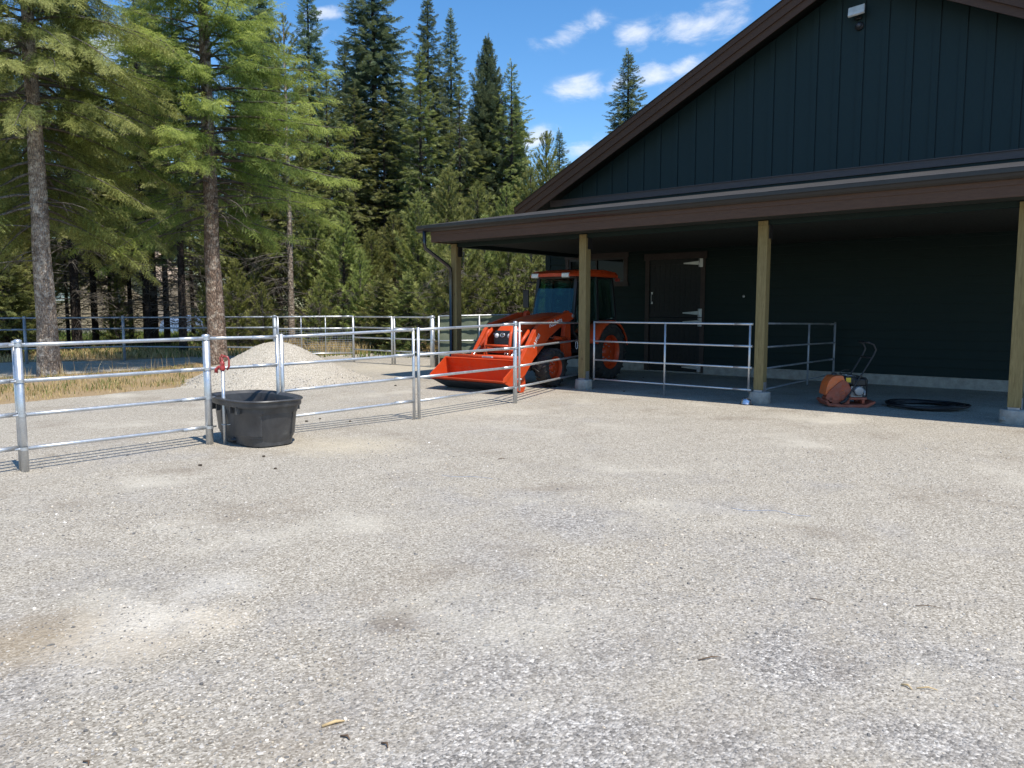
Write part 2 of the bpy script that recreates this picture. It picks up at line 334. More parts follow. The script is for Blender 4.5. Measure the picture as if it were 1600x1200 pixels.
def mats():
    t = NT('galvanised'); n = t.voro(90, 'F1'); s = t.N.new('ShaderNodeSeparateColor'); t.lk(n, s.inputs[0])
    c = t.ramp(t.noise(3, 6, .6), [(.3, (.46, .48, .50)), (.7, (.66, .67, .68))]); c = t.mix(.25, c, t.ramp(s.outputs[0], [(0, (.38, .40, .42)), (1, (.72, .73, .74))]))
    t.set(c, t.rng(t.noise(20, 4), .3, .7, .32, .5), .75); M['galv'] = t.m
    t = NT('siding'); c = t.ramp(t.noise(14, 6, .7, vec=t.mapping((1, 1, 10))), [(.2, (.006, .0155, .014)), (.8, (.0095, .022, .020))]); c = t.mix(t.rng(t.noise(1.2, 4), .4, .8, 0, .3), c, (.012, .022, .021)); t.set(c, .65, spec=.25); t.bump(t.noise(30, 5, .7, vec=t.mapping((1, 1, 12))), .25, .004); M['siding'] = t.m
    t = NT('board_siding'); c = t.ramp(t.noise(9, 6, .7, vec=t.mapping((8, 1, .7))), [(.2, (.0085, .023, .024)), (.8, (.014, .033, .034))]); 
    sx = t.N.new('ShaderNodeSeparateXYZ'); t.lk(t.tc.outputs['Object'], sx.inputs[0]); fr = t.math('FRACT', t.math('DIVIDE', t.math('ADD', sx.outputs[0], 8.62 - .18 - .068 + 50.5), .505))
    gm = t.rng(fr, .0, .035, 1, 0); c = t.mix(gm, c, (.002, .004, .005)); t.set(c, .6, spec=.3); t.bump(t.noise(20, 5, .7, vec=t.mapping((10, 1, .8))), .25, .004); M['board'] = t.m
    t = NT('brown_trim'); c = t.ramp(t.noise(9, 6, .7, vec=t.mapping((.8, 6, 6))), [(.2, (.064, .034, .021)), (.8, (.108, .060, .038))]); t.set(c, .65, spec=.3); t.bump(t.noise(20, 6, .7, vec=t.mapping((.8, 9, 9))), .35, .004); M['trim'] = t.m
    t = NT('band_trim'); c = t.ramp(t.noise(9, 6, .7, vec=t.mapping((.8, 6, 6))), [(.2, (.075, .062, .060)), (.8, (.125, .10, .095))]); t.set(c, .65, spec=.3); M['band'] = t.m
    t = NT('treated_post'); v = t.mapping((9, 9, .55)); n = t.noise(6, 8, .65, vec=v, dist=1.2); c = t.ramp(n, [(.25, (.14, .105, .045)), (.55, (.235, .185, .085)), (.8, (.32, .255, .13))])
    kn = t.voro(1.6, 'F1', vec=t.mapping((2, 2, 1)), out='Distance'); c = t.mix(t.rng(kn, .03, .07, .8, 0), c, (.10, .06, .03)); t.set(c, .8, spec=.2); t.bump(n, .4, .004); M['post'] = t.m
    t = NT('shingles'); b = t.N.new('ShaderNodeTexBrick'); b.inputs['Scale'].default_value = 1; b.inputs['Brick Width'].default_value = .3; b.inputs['Row Height'].default_value = .14; b.inputs['Mortar Size'].default_value = .006
    b.inputs['Color1'].default_value = (.035, .033, .032, 1); b.inputs['Color2'].default_value = (.07, .066, .063, 1); b.inputs['Mortar'].default_value = (.03, .03, .03, 1); t.lk(t.tc.outputs['Object'], b.inputs[0])
    c = t.mix(t.rng(t.noise(120, 3, .8), .55, .8), b.outputs[0], (.09, .085, .082)); t.set(c, .95, spec=.2); t.bump(t.math('ADD', b.outputs['Fac'], t.math('MULTIPLY', t.noise(120, 3), -1)), .5, .01); M['shingle'] = t.m
    t = NT('concrete'); c = t.ramp(t.noise(7, 8, .7), [(.25, (.22, .21, .19)), (.55, (.36, .345, .31)), (.8, (.47, .455, .42))]); t.set(c, .92, spec=.2); t.bump(t.noise(25, 8, .75), .6, .012); M['concrete'] = t.m
    t = NT('red_paint'); c = t.ramp(t.noise(4, 6, .6), [(.3, (.50, .052, .010)), (.7, (.60, .068, .012))]); c = t.mix(t.rng(t.noise(9, 8, .78), .50, .78, 0, .38), c, (.36, .20, .12)); c = t.mix(t.rng(t.noise(7, 6, .8, vec=t.mapping((1, 7, 1)), dist=.6), .60, .74, 0, .35), c, (.62, .28, .16)); t.set(c, t.rng(t.noise(12, 5, .7), .3, .7, .32, .6), spec=.4); M['orange'] = t.m
    t = NT('tyre_rubber'); c = t.ramp(t.noise(9, 6, .7), [(.3, (.022, .022, .023)), (.75, (.060, .056, .05))]); t.set(c, .85, spec=.3); t.bump(t.noise(60, 4), .2, .003); M['rubber'] = t.m
    t = NT('tank_plastic'); c = t.ramp(t.noise(3, 7, .65, dist=1.5), [(.3, (.030, .030, .033)), (.62, (.062, .062, .064)), (.8, (.13, .125, .12))]); t.set(c, .42, spec=.5); t.bump(t.noise(14, 5), .15, .006); M['tank'] = t.m
    t = NT('glass'); t.set((.55, .78, .74), .02, 0, .5, Transmission_Weight=.0, IOR=1.5)
    g = t.N.new('ShaderNodeBsdfGlossy'); g.inputs['Roughness'].default_value = .02; g.inputs[0].default_value = (1, 1, 1, 1)
    tr = t.N.new('ShaderNodeBsdfTransparent'); tr.inputs[0].default_value = (.62, .80, .76, 1); fr = t.N.new('ShaderNodeFresnel'); fr.inputs[0].default_value = 1.5
    mx = t.N.new('ShaderNodeMixShader'); t.lk(t.math('MULTIPLY', fr.outputs[0], .55), mx.inputs[0]); t.lk(tr.outputs[0], mx.inputs[1]); t.lk(g.outputs[0], mx.inputs[2]); t.lk(mx.outputs[0], t.out.inputs[0]); M['glass'] = t.m
    t = NT('dark_pane'); t.set((.004, .006, .007), .05, 0, .12); t.bump(t.noise(1.2, 2), .03, .02); M['pane'] = t.m
    t = NT('forest_soil'); n = t.noise(.5, 6, .65); c = t.ramp(n, [(.3, (.11, .085, .05)), (.5, (.17, .14, .075)), (.7, (.10, .12, .04))]); c = t.mix(t.rng(t.noise(30, 6, .7), .4, .7), c, (.22, .17, .10)); t.set(c, .95, spec=.1); t.bump(t.noise(8, 5, .6), .4, .02); M['soil'] = t.m
    t = NT('dry_soil'); c = t.ramp(t.noise(3, 8, .7), [(.3, (.24, .15, .08)), (.55, (.38, .27, .15)), (.75, (.46, .37, .23))]); c = t.mix(t.rng(t.voro(40, 'F1', out='Distance'), .1, .5), c, (.30, .22, .13)); t.set(c, .95, spec=.1); t.bump(t.noise(14, 5, .6), .4, .012); M['drysoil'] = t.m
    t = NT('lawn'); c = t.ramp(t.noise(2, 6, .7), [(.3, (.10, .16, .035)), (.7, (.17, .24, .06))]); t.set(c, .9, spec=.1); M['lawn'] = t.m
    for nm, a, b, tp in (('straw', (.30, .21, .085), (.52, .39, .18), (.60, .48, .26)), ('greengrass', (.07, .10, .025), (.15, .18, .05), (.30, .28, .1))):
        t = NT(nm); g = t.N.new('ShaderNodeNewGeometry'); c = t.ramp(g.outputs['Random Per Island'], [(0, a), (.8, b), (1, tp)]); t.set(c, .8, spec=.2); M[nm] = t.m
    t = NT('pebble'); g = t.N.new('ShaderNodeNewGeometry'); c = t.ramp(g.outputs['Random Per Island'], [(0, (.11, .105, .10)), (.35, (.25, .24, .225)), (.6, (.40, .375, .34)), (.8, (.54, .50, .44)), (.93, (.60, .50, .37)), (1, (.84, .80, .74))])
    t.set(c, .85, spec=.3); t.bump(t.noise(160, 3), .3, .002); M['pebble'] = t.m
    t = NT('house_siding'); w = t.N.new('ShaderNodeTexWave'); w.bands_direction = 'Z'; w.wave_profile = 'SAW'; w.inputs['Scale'].default_value = 1.75; t.lk(t.tc.outputs['Object'], w.inputs[0])
    c = t.mix(t.rng(w.outputs['Fac'], .0, .22, .6, 0), (.50, .39, .29), (.24, .18, .13)); t.set(c, .8); t.bump(w.outputs['Fac'], .6, .03); M['hsiding'] = t.m
    t = NT('windscreen_fabric'); c = t.ramp(t.noise(5, 6, .6), [(.3, (.15, .175, .12)), (.7, (.20, .225, .165))]); t.set(c, .85, spec=.1); t.bump(t.noise(2.5, 4), .4, .03); M['screen'] = t.m
mats()
paint('black', (.016, .016, .018), .45); paint('black_gloss', (.012, .012, .014), .2, coat=.3); paint('gutter', (.014, .012, .011), .35)
paint('white', (.74, .74, .72), .5); paint('amber', (.85, .25, .02), .25); paint('lamp_glass', (.72, .74, .72), .15); paint('chrome', (.7, .7, .72), .22, metal=.9)
paint('red', (.36, .012, .014), .35, dust=.35); paint('rust_red', (.32, .060, .024), .65, var=.3, dust=.25); paint('tank_orange', (.62, .12, .015), .45, dust=.25)
paint('grey_metal', (.33, .33, .34), .45, metal=.5); paint('yellow', (.70, .48, .03), .5); paint('sticker', (.50, .62, .68), .5); paint('navy', (.02, .05, .12), .5)
paint('dark_trim', (.042, .030, .026), .7); paint('soffit', (.010, .014, .010), .8, var=.2); paint('doorpaint', (.004, .006, .007), .6); paint('darksteel', (.07, .075, .085), .45, metal=.4, var=.3)
paint('galv_dull', (.30, .33, .37), .5, metal=.4, var=.25); paint('window_white', (.66, .68, .66), .5); paint('roof_dark', (.05, .047, .045), .9)
paint('wood_chip', (.52, .38, .2), .9); paint('twig', (.12, .075, .045), .9); paint('clod', (.06, .045, .03), 1.0, var=.4); paint('blue_string', (.26, .34, .50), .6)
paint('hose', (.013, .013, .015), .42); paint('board_brown', (.27, .17, .09), .8); paint('flag_red', (.55, .03, .04), .8); paint('fabric_blue', (.14, .22, .38), .7); paint('seat_black', (.02, .02, .022), .7)
paint('house_glass', (.42, .55, .56), .15); paint('exhaust', (.05, .045, .045), .6)

rnd = random.Random(7)
# ------------------------------------------------------------------ ground and other setting
def sheet(name, pts, z, mat, jitter=0, sub=1, seed=1):
    r = random.Random(seed); out = []
    n = len(pts)
    for i in range(n):
        a = Vector(pts[i]); b = Vector(pts[(i + 1) % n])
        L = (b - a).length; nb = max(1, min(60, int(L / .45))) if jitter else 1; nr = Vector((-(b - a).y, (b - a).x)) / max(L, 1e-6)
        for k in range(nb):
            p = a.lerp(b, k / nb)
            if jitter and k: p += nr * r.uniform(-1, 1) * min(jitter, .4 * L / nb)
            out.append((p.x, p.y, z))
    me = bpy.data.meshes.new(name); me.from_pydata(out, [], [tuple(range(len(out)))]); me.update()
    bm = bmesh.new(); bm.from_mesh(me); bmesh.ops.triangulate(bm, faces=bm.faces); bmesh.ops.recalc_face_normals(bm, faces=bm.faces)
    for f in bm.faces:
        if f.normal.z < 0: f.normal_flip()
    bm.to_mesh(me); bm.free()
    return tag(link_mesh(name, me, mat), kind='structure')
sheet('ground', [(-700, -700), (700, -700), (700, 700), (-700, 700)], -0.03, M['soil'])
yard = [(25, -12), (25, 60), (-14, 60), G(690, 544), G(672, 546), G(600, 551), G(554, 554), G(500, 554), G(440, 556), G(380, 562), G(330, 572), G(318, 592), G(292, 603), G(200, 612), G(100, 622), G(0, 632), G(-120, 646), (-15, -12)]
sheet('gravel_yard', yard, 0.0, M['gravel'], .16, 14, 3)
sheet('gravel_path', [G(-300, 566), G(0, 566), G(200, 562), G(330, 556), G(420, 553), G(420, 557), G(330, 564), G(200, 578), G(0, 590), G(-300, 602)], -0.018, M['gravel'], .12, 10, 5)
sheet('dry_ground', [G(-300, 560), G(0, 560), G(300, 551), G(560, 545), G(700, 536), G(700, 551), G(500, 562), G(330, 640), G(0, 650), G(-300, 700)], -0.024, M['drysoil'], .4, 10, 6)
sheet('lawn', [AT(-200, 44), AT(330, 44), AT(420, 60), AT(-300, 60)], -0.022, M['lawn'], 1, 8, 8)

def gravel_pile():
    (cx, cy) = AT(430, 18.2); r0 = np.random.RandomState(5); n, m = 150, 90; V = []; 
    ang = np.linspace(0, 2*np.pi, n, endpoint=False); t = np.linspace(0, 1, m)
    ph = r0.rand(6) * 6.28
    for a in ang:
        Rr = 2.22 * (1 + .07*np.sin(2*a+ph[0]) + .05*np.sin(3*a+ph[1]) + .025*np.sin(7*a+ph[2]))
        for q in t:
            r = q * Rr; h = .98 * (max(0, 1 - q * .98)) ** 1.0
            h = 1.10 * (1 - q)**1.15 if q > .30 else 1.10 * (1 - .30)**1.15 + .19 * (1 - (q/.30)**2)
            h += .03 * math.sin(3*a + 5*q + ph[3]) * q * (1 - q) * 2
            h += r0.normal() * .008
            V.append((cx + r*math.cos(a), cy + r*math.sin(a), max(0.0, h) - .012 * q))
    V = np.array(V); i, j = np.meshgrid(np.arange(n), np.arange(m - 1), indexing='ij'); i2 = (i + 1) % n
    F = np.stack([i*m+j, i*m+j+1, i2*m+j+1, i2*m+j], -1).reshape(-1, 4)
    o = np_mesh('gravel_pile', V, F, M['gravel_pile'], smooth=True)
    tag(o, 'waist-high heap of pale crushed gravel standing behind the pipe fence', 'gravel pile')
    r1 = np.random.RandomState(6); k = 1500; a = r1.rand(k)*6.283; q = np.clip(1.0 + r1.normal(0, .10, k) - .25*r1.rand(k)**2, .35, 1.35); rr = q*2.22*(1 + .07*np.sin(2*a+ph[0]) + .05*np.sin(3*a+ph[1]) + .025*np.sin(7*a+ph[2]))
    zz = np.where(q < 1, 1.10*np.clip(1 - q, 0, 1)**1.15, 0) - .004
    tag(stones('spilled_gravel', np.stack([cx + rr*np.cos(a), cy + rr*np.sin(a)], 1), r1.uniform(.006, .018, k), zz, M['pebble'], 12), 'coarser stones rolled down to the foot of the gravel heap', 'gravel', kind='stuff')
def stones(name, xy, size, z, mat, seed):
    r0 = np.random.RandomState(seed); k = len(xy); ico = []
    p = (1 + 5**.5) / 2
    base = np.array([(-1,p,0),(1,p,0),(-1,-p,0),(1,-p,0),(0,-1,p),(0,1,p),(0,-1,-p),(0,1,-p),(p,0,-1),(p,0,1),(-p,0,-1),(-p,0,1)]) / 1.9
    fc = np.array([(0,11,5),(0,5,1),(0,1,7),(0,7,10),(0,10,11),(1,5,9),(5,11,4),(11,10,2),(10,7,6),(7,1,8),(3,9,4),(3,4,2),(3,2,6),(3,6,8),(3,8,9),(4,9,5),(2,4,11),(6,2,10),(8,6,7),(9,8,1)])
    s = size[:, None, None] * (base[None] * (1 + r0.uniform(-.28, .28, (k, 12, 1)))) * r0.uniform([.8, .55, .35], [1.25, 1.0, .75], (k, 3))[:, None, :]
    a = r0.rand(k) * 6.283; ca, sa = np.cos(a)[:, None], np.sin(a)[:, None]
    X = s[..., 0]*ca - s[..., 1]*sa; Y = s[..., 0]*sa + s[..., 1]*ca
    V = np.stack([X + xy[:, 0:1], Y + xy[:, 1:2], s[..., 2] + z[:, None] + size[:, None]*.12], -1).reshape(-1, 3)
    F = (fc[None] + (np.arange(k) * 12)[:, None, None]).reshape(-1, 3)
    return np_mesh(name, V, F, mat)
def loose_gravel():
    r0 = np.random.RandomState(11); k = 26000
    d = 2.2 + 7.5 * r0.rand(k)**1.25; px = r0.uniform(-80, 1680, k)
    lat = (px - 800) / 1200 * d
    xy = FW0[None, :2] * d[:, None] + RT[None, :2] * lat[:, None]
    pat = np.sin(xy[:, 0]*1.7 + 1.3*np.sin(xy[:, 1]*1.1)) + np.sin(xy[:, 1]*1.9 + xy[:, 0]*.6); keep = r0.rand(k) < np.clip(.5 + .35 * pat, .12, 1)
    xy = xy[keep]; size = r0.uniform(.0035, .0085, len(xy)) * (1 + (r0.rand(len(xy)) < .06) * .7)
    tag(stones('loose_gravel', xy, size, np.zeros(len(xy)), M['pebble'], 3), 'loose grey and tan stones strewn over the yard', 'gravel', kind='stuff')
loose_gravel(); gravel_pile()
def blades(name, pts, h, w, mat, seed, lean=.5, kind='stuff', label=None):
    r0 = np.random.RandomState(seed); k = len(pts); h = h * r0.uniform(.45, 1.25, k); a = r0.rand(k)*6.283; l = r0.uniform(0, lean, k) * h; b = r0.rand(k)*6.283
    d = np.stack([np.cos(a), np.sin(a)], 1); s = np.stack([np.cos(b), np.sin(b)], 1) * (w * r0.uniform(.6, 1.4, k))[:, None]
    z = pts[:, 2]
    def P(off, zz): return np.concatenate([pts[:, :2] + off, (z + zz)[:, None]], 1)
    V = np.stack([P(-s, 0*h), P(s, 0*h), P(d*l[:, None]*.3 + s*.7, h*.55), P(d*l[:, None]*.3 - s*.7, h*.55), P(d*l[:, None], h)], 1).reshape(-1, 3)
    o = np.arange(k) * 5
    F = np.concatenate([np.stack([o, o+1, o+2], 1), np.stack([o, o+2, o+3], 1), np.stack([o+3, o+2, o+4], 1)])
    ob = np_mesh(name, V, F, mat); tag(ob, label, 'grass', kind=kind); return ob
def scatter(poly, n, seed, clump=0, z=-.01, jit=0):
    r0 = np.random.RandomState(seed); P = np.array(poly); mn, mx = P.min(0), P.max(0); out = []
    c = None
    while len(out) < n:
        q = r0.uniform(mn, mx, (n * 2, 2))
        if clump: 
            f = np.sin(q[:, 0]*2.1 + 3*np.sin(q[:, 1]*.9)) * np.sin(q[:, 1]*2.7 + np.sin(q[:, 0]*1.7)) + .5*np.sin(q[:, 0]*7+q[:, 1]*5)
            q = q[r0.rand(len(q)) < np.clip(.45 + clump * f, .03, 1)]
        ins = np.zeros(len(q), bool); j = len(P) - 1
        for i in range(len(P)):
            xi, yi = P[i]; xj, yj = P[j]
            cr = ((yi > q[:, 1]) != (yj > q[:, 1])) & (q[:, 0] < (xj - xi) * (q[:, 1] - yi) / (yj - yi + 1e-12) + xi); ins ^= cr; j = i
        out += q[ins].tolist()
    q = np.array(out[:n]) + r0.normal(0, 1, (n, 2)) * jit; return np.concatenate([q, np.full((n, 1), z)], 1)
# dry grass strip around the two near trees, and the strip beyond the far panels
blades('dry_grass', scatter([G(-150, 590), G(0, 590), G(200, 579), G(318, 566), G(318, 592), G(285, 603), G(200, 611), G(0, 630), G(-150, 646)], 9000, 21, 1.1, jit=.16), .075, .0045, M['straw'], 5, .9, label='tawny dry grass and needle litter around the two nearest trees')
blades('dry_stalks', scatter([G(-100, 592), G(0, 592), G(200, 582), G(310, 572), G(290, 600), G(200, 608), G(0, 626), G(-100, 640)], 230, 31, 0, jit=.1), .42, .006, M['straw'], 15, .5, label='tall dry seed stalks standing among the tawny grass by the leftmost fir')
blades('green_weeds', scatter([G(-100, 592), G(0, 592), G(200, 582), G(310, 572), G(290, 600), G(200, 608), G(0, 626), G(-100, 640)], 900, 32, 1.6, jit=.1), .13, .009, M['greengrass'], 16, .8, label='few green weeds low in the tawny grass by the leftmost fir')
blades('far_dry_grass', scatter([G(440, 544), G(700, 534), G(700, 549), G(600, 552), G(500, 556)], 15000, 22, .4), .42, .013, M['straw'], 6, .6, label='golden dry grass growing beyond the corral panels')
blades('verge_grass', scatter([G(-200, 552), G(430, 545), G(430, 553), G(330, 557), G(0, 566), G(-200, 568)], 9000, 23, .5), .22, .012, M['straw'], 7, .7, label='dry grass along the far side of the shaded path')
blades('forest_grass', scatter([AT(-260, 27), AT(760, 27), AT(840, 62), AT(-400, 62)], 42000, 24, .5), .26, .018, M['greengrass'], 8, .8, label='green and straw ground growth on the forest floor')

# ------------------------------------------------------------------ conifers
def needle_axis(p, d, L, step, nl, nw, r0, taper=.35):
    """needle triangles in pairs along an axis; p, d 3-vectors"""
    d = np.array(d, float); d /= np.linalg.norm(d); s = np.cross(d, [0, 0, 1.]); s /= max(1e-6, np.linalg.norm(s)); u = np.cross(s, d); T = []
    k = max(2, int(L / step))
    for i in range(k):
        x = (i + .3) / k * L; c = np.array(p) + d * x; l = nl * (1 - taper * (x / L))
        for sg in (-1, 1):
            el = r0.uniform(-.75, .9); dirn = s * sg * math.cos(el) * .8 + u * math.sin(el) * .75 + d * r0.uniform(.45, .8)
            dirn /= np.linalg.norm(dirn); w = np.cross(dirn, u * .8 + s * .35 * sg + d * .1); w /= np.linalg.norm(w)
            T.append([c - w * nw, c + w * nw, c + dirn * l * r0.uniform(.8, 1.2)])
    c = np.array(p) + d * L; T.append([c - s * nw, c + s * nw, c + d * nl * .9])
    return T
def spray_template(seed, step, nl, nw, pairs, sub=.46, droop=.30):
    r0 = np.random.RandomState(seed); T = needle_axis([0, 0, 0], [1, 0, -.12], 1.0, step, nl, nw, r0)
    for i in range(pairs):
        x = .10 + .78 * i / max(1, pairs - 1)
        for sg in (-1, 1):
            l = sub * (1 - .62 * x) * r0.uniform(.8, 1.15); a = R(r0.uniform(42, 58))
            T += needle_axis([x, 0, -.12 * x], [math.cos(a), sg * math.sin(a), -droop - r0.uniform(0, .15)], l, step, nl * .92, nw, r0)
    return np.array(T)
TPL_HI = [spray_template(s, .065, .115, .019, 4, sub=.62, droop=.48) for s in (1, 2, 3)]
TPL_MID = [spray_template(s, .10, .22, .050, 4) for s in (4, 5, 6)]
def tuft_template(seed, k, l, w, spread=1.15):
    r0 = np.random.RandomState(seed); T = []
    for i in range(k):
        a = r0.rand() * 6.283; e = r0.uniform(.12, spread); x = r0.uniform(-.55, .35)
        d = np.array([math.cos(e), math.sin(e)*math.cos(a), math.sin(e)*math.sin(a)]); c = np.array([x, 0, 0]); s = np.cross(d, [.3, .5, .8]); s /= np.linalg.norm(s)
        T.append([c - s*w, c + s*w, c + d * l * r0.uniform(.7, 1.15)])
    return np.array(T)
TPL_TUFT = [tuft_template(s, 34, .75, .045) for s in (7, 8, 9)]
def instance_tpl(tpls, O, D, U, S, tip, seed):
    """place templates: origins, directions, ups, scales -> verts, faces, attr"""
    r0 = np.random.RandomState(seed); O = np.array(O); D = np.array(D); U = np.array(U); S = np.array(S); tip = np.array(tip)
    D /= np.linalg.norm(D, axis=1)[:, None]; Y = np.cross(U, D); Y /= np.linalg.norm(Y, axis=1)[:, None] + 1e-9; Z = np.cross(D, Y)
    which = r0.randint(0, len(tpls), len(O)); Vs = []; At = []
    for i, T in enumerate(tpls):
        m = which == i
        if not m.any(): continue
        t = T.reshape(-1, 3)
        P = O[m][:, None] + (t[None, :, 0:1]*D[m][:, None] + t[None, :, 1:2]*Y[m][:, None] + t[None, :, 2:3]*Z[m][:, None]) * S[m][:, None, None]
        Vs.append(P.reshape(-1, 3)); At.append((tip[m][:, None] * .75 + .25 * np.clip(t[None, :, 0], 0, 1)).repeat(1, 1).reshape(-1))
    V = np.concatenate(Vs); A = np.concatenate(At); F = np.arange(len(V)).reshape(-1, 3); return V, F, A
def tubes_np(paths, n=4):
    """paths: list of (pts (k,3), radii (k)) -> quads"""
    Vs = []; Fs = []; o = 0
    for P, r in paths:
        P = np.asarray(P, float); r = np.asarray(r, float); k = len(P); d = np.gradient(P, axis=0); d /= np.linalg.norm(d, axis=1)[:, None] + 1e-9
        a = np.where(np.abs(d[:, 2:3]) > .9, [[1., 0, 0]], [[0, 0, 1.]]); u = np.cross(d, a); u /= np.linalg.norm(u, axis=1)[:, None]; v = np.cross(d, u)
        t = np.arange(n) / n * 2 * np.pi
        V = P[:, None] + (u[:, None]*np.cos(t)[None, :, None] + v[:, None]*np.sin(t)[None, :, None]) * r[:, None, None]
        Vs.append(V.reshape(-1, 3)); i, j = np.meshgrid(np.arange(k-1), np.arange(n), indexing='ij'); j2 = (j+1) % n
        Fs.append((np.stack([i*n+j, i*n+j2, (i+1)*n+j2, (i+1)*n+j], -1).reshape(-1, 4)) + o); o += k*n
    return np.concatenate(Vs), np.concatenate(Fs)
def trunk_mesh(seed, H, r_base, lean=0.0, flare=1.25, seg=26, n=14):
    r0 = np.random.RandomState(seed); z = np.linspace(-.15, H, seg); t = np.clip(z / H, 0, 1)
    r = r_base * (1 - t)**.8 + .01; r *= 1 + (flare - 1) * np.exp(-np.maximum(z, 0) / (r_base*2.2))
    wx = np.cumsum(r0.normal(0, .035, seg)) * r_base * 1.2; wy = np.cumsum(r0.normal(0, .035, seg)) * r_base * 1.2
    P = np.stack([wx - wx[0] + lean * z * t, wy - wy[0], z], 1)
    V, F = tubes_np([(P, r)], n); V += r0.normal(0, .035 * r_base, V.shape) * [1, 1, 0]
    return V, F, P, r
def conifer(seed, H, zb, rad, trunk_r, nbr, tpls, spray, gap, elev=(25, -15), droop=.35, upturn=.25, dead=0, deadlen=1.5, side_ang=55, bare=.22, second=True,
            lean=0, zmin_len=None, az_bias=None, azi_w=.6, gapz=None, deadz=None, pine=False, twig=.0055):
    r0 = np.random.RandomState(seed); TV, TF, TP, TR = trunk_mesh(seed, H, trunk_r, lean)
    def trunk_at(z): return np.array([np.interp(z, TP[:, 2], TP[:, 0]), np.interp(z, TP[:, 2], TP[:, 1]), z])
    O, D, U, S, T = [], [], [], [], []; wood = []
    ga = r0.rand()*6.28
    for i in range(nbr):
        f = ((i + r0.rand()) / nbr); z0 = zb + (H - zb) * (f ** .92) * .985; t = (z0 - zb) / (H - zb)
        ga += 2.399 + r0.normal(0, .35); a = ga
        L = rad(t) * r0.uniform(.72, 1.15)
        if az_bias is not None: L *= az_bias(a, z0)
        if gapz is not None and gapz(a, z0, r0): continue
        if L < .12: L = .12
        e = R(elev[1] + (elev[0] - elev[1]) * t + r0.normal(0, 6)); hd = np.array([math.cos(a), math.sin(a), 0]); sd = np.array([-math.sin(a), math.cos(a), 0])
        s = np.linspace(0, 1, 7); curl = r0.normal(0, .12)
        P = trunk_at(z0)[None] + hd[None]*(L*s*math.cos(e)*.97)[:, None] + sd[None]*(curl*L*s**2)[:, None] + np.array([[0, 0, 1.]])*(L*(math.sin(e)*s - droop*s**2*(1-.4*t) + upturn*s**3.2))[:, None]
        br = .008 + .011 * L; wood.append((P, br * (1 - .85*s)))
        def sample(x):
            return np.array([np.interp(x, s, P[:, q]) for q in range(3)])
        n = max(3, int(L * (1 - bare) / gap)); 
        for j in range(n):
            x = bare + (1 - bare) * (j + r0.rand()*.8) / n
            if pine and x < .35: continue
            p = sample(x); tg = sample(min(1, x + .05)) - sample(max(0, x - .05)); tg /= np.linalg.norm(tg) + 1e-9
            sg = 1 if j % 2 else -1; an = R(side_ang + r0.normal(0, 12)) 
            dr = tg*math.cos(an) + np.cross([0, 0, 1.], tg)*sg*math.sin(an) + np.array([0, 0, r0.normal(-.18, .28)])
            sc = spray * (1.15 - .6*x) * r0.uniform(.7, 1.25) * min(1, .35 + L*.5)
            if pine: dr = dr * .8 + np.array([0, 0, .55])
            O.append(p); D.append(dr); U.append(np.array([0, 0, 1.]) + r0.normal(0, .55, 3)); S.append(sc); T.append(x * .8 + .2*r0.rand())
            if second and not pine and L > 1.0 and r0.rand() < .6:      # twig standing off the branch carrying its own spray
                O.append(p + dr*sc*.55 + np.array([0, 0, -.02])); D.append(dr*.6 + tg*.7 + np.array([0, 0, r0.normal(-.3, .15)])); U.append(np.array([0, 0, 1.]) + r0.normal(0, .4, 3)); S.append(sc*.8); T.append(min(1, x + .12))
        tg = P[-1] - P[-2]; O.append(P[-1] - tg*.2); D.append(tg); U.append(np.array([0, 0, 1.]) + r0.normal(0, .2, 3)); S.append(spray*.8*min(1, .3 + L*.6)); T.append(1.0)
    tp = trunk_at(H*.985); O.append(tp); D.append([0.02, 0, 1]); U.append([1, 0, 0]); S.append(spray*.9); T.append(1.)
    for i in range(dead):                                  # dead lower branches, bare and forked
        z0 = r0.uniform(*(deadz or (1.0, zb + .8))); a = r0.rand()*6.283; L = deadlen*r0.uniform(.35, 1.2); hd = np.array([math.cos(a), math.sin(a), 0]); sd = np.array([-math.sin(a), math.cos(a), 0]); s = np.linspace(0, 1, 6); dr = r0.uniform(-.1, .45)
        P = trunk_at(z0)[None] + hd[None]*(L*s)[:, None] + sd[None]*(L*.25*r0.normal()*s**2)[:, None] + np.array([[0, 0, 1.]])*(L*(r0.uniform(-.1, .25)*s - dr*s**2))[:, None]
        wood.append((P, (.006 + .0095*L)*(1-.7*s)))
        for q in range(int(3 + L*4)):
            x = r0.uniform(.25, .95); p = np.array([np.interp(x, s, P[:, c]) for c in range(3)]); l = L*.45*(1.1-x)*r0.uniform(.5, 1.3); d = hd*r0.uniform(.2, 1) + sd*r0.choice([-1, 1])*r0.uniform(.4, 1) + np.array([0, 0, r0.uniform(-.9, .2)])
            ss = np.linspace(0, 1, 4); Q = p[None] + d[None]*(l*ss)[:, None] + np.array([[0, 0, -1.]])*(l*.3*ss**2)[:, None]; wood.append((Q, twig*(1-.6*ss)))
    NV, NF, NA = instance_tpl(tpls, O, D, U, S, T, seed + 1)
    WV, WF = tubes_np(wood, 3) if wood else (np.zeros((0, 3)), np.zeros((0, 4), int))
    return dict(trunk=(TV, TF), wood=(WV, WF), crown=(NV, NF, NA))
def tree_proto(data, mk, mb, md):
    t = np_mesh('trunk', *data['trunk'], mat=M[mb], smooth=True, link=False)
    w = np_mesh('limbs', *data['wood'], mat=M[md], smooth=True, link=False)
    c = np_mesh('crown', data['crown'][0], data['crown'][1], mat=M[mk], attr=data['crown'][2], link=False)
    return t, w, c
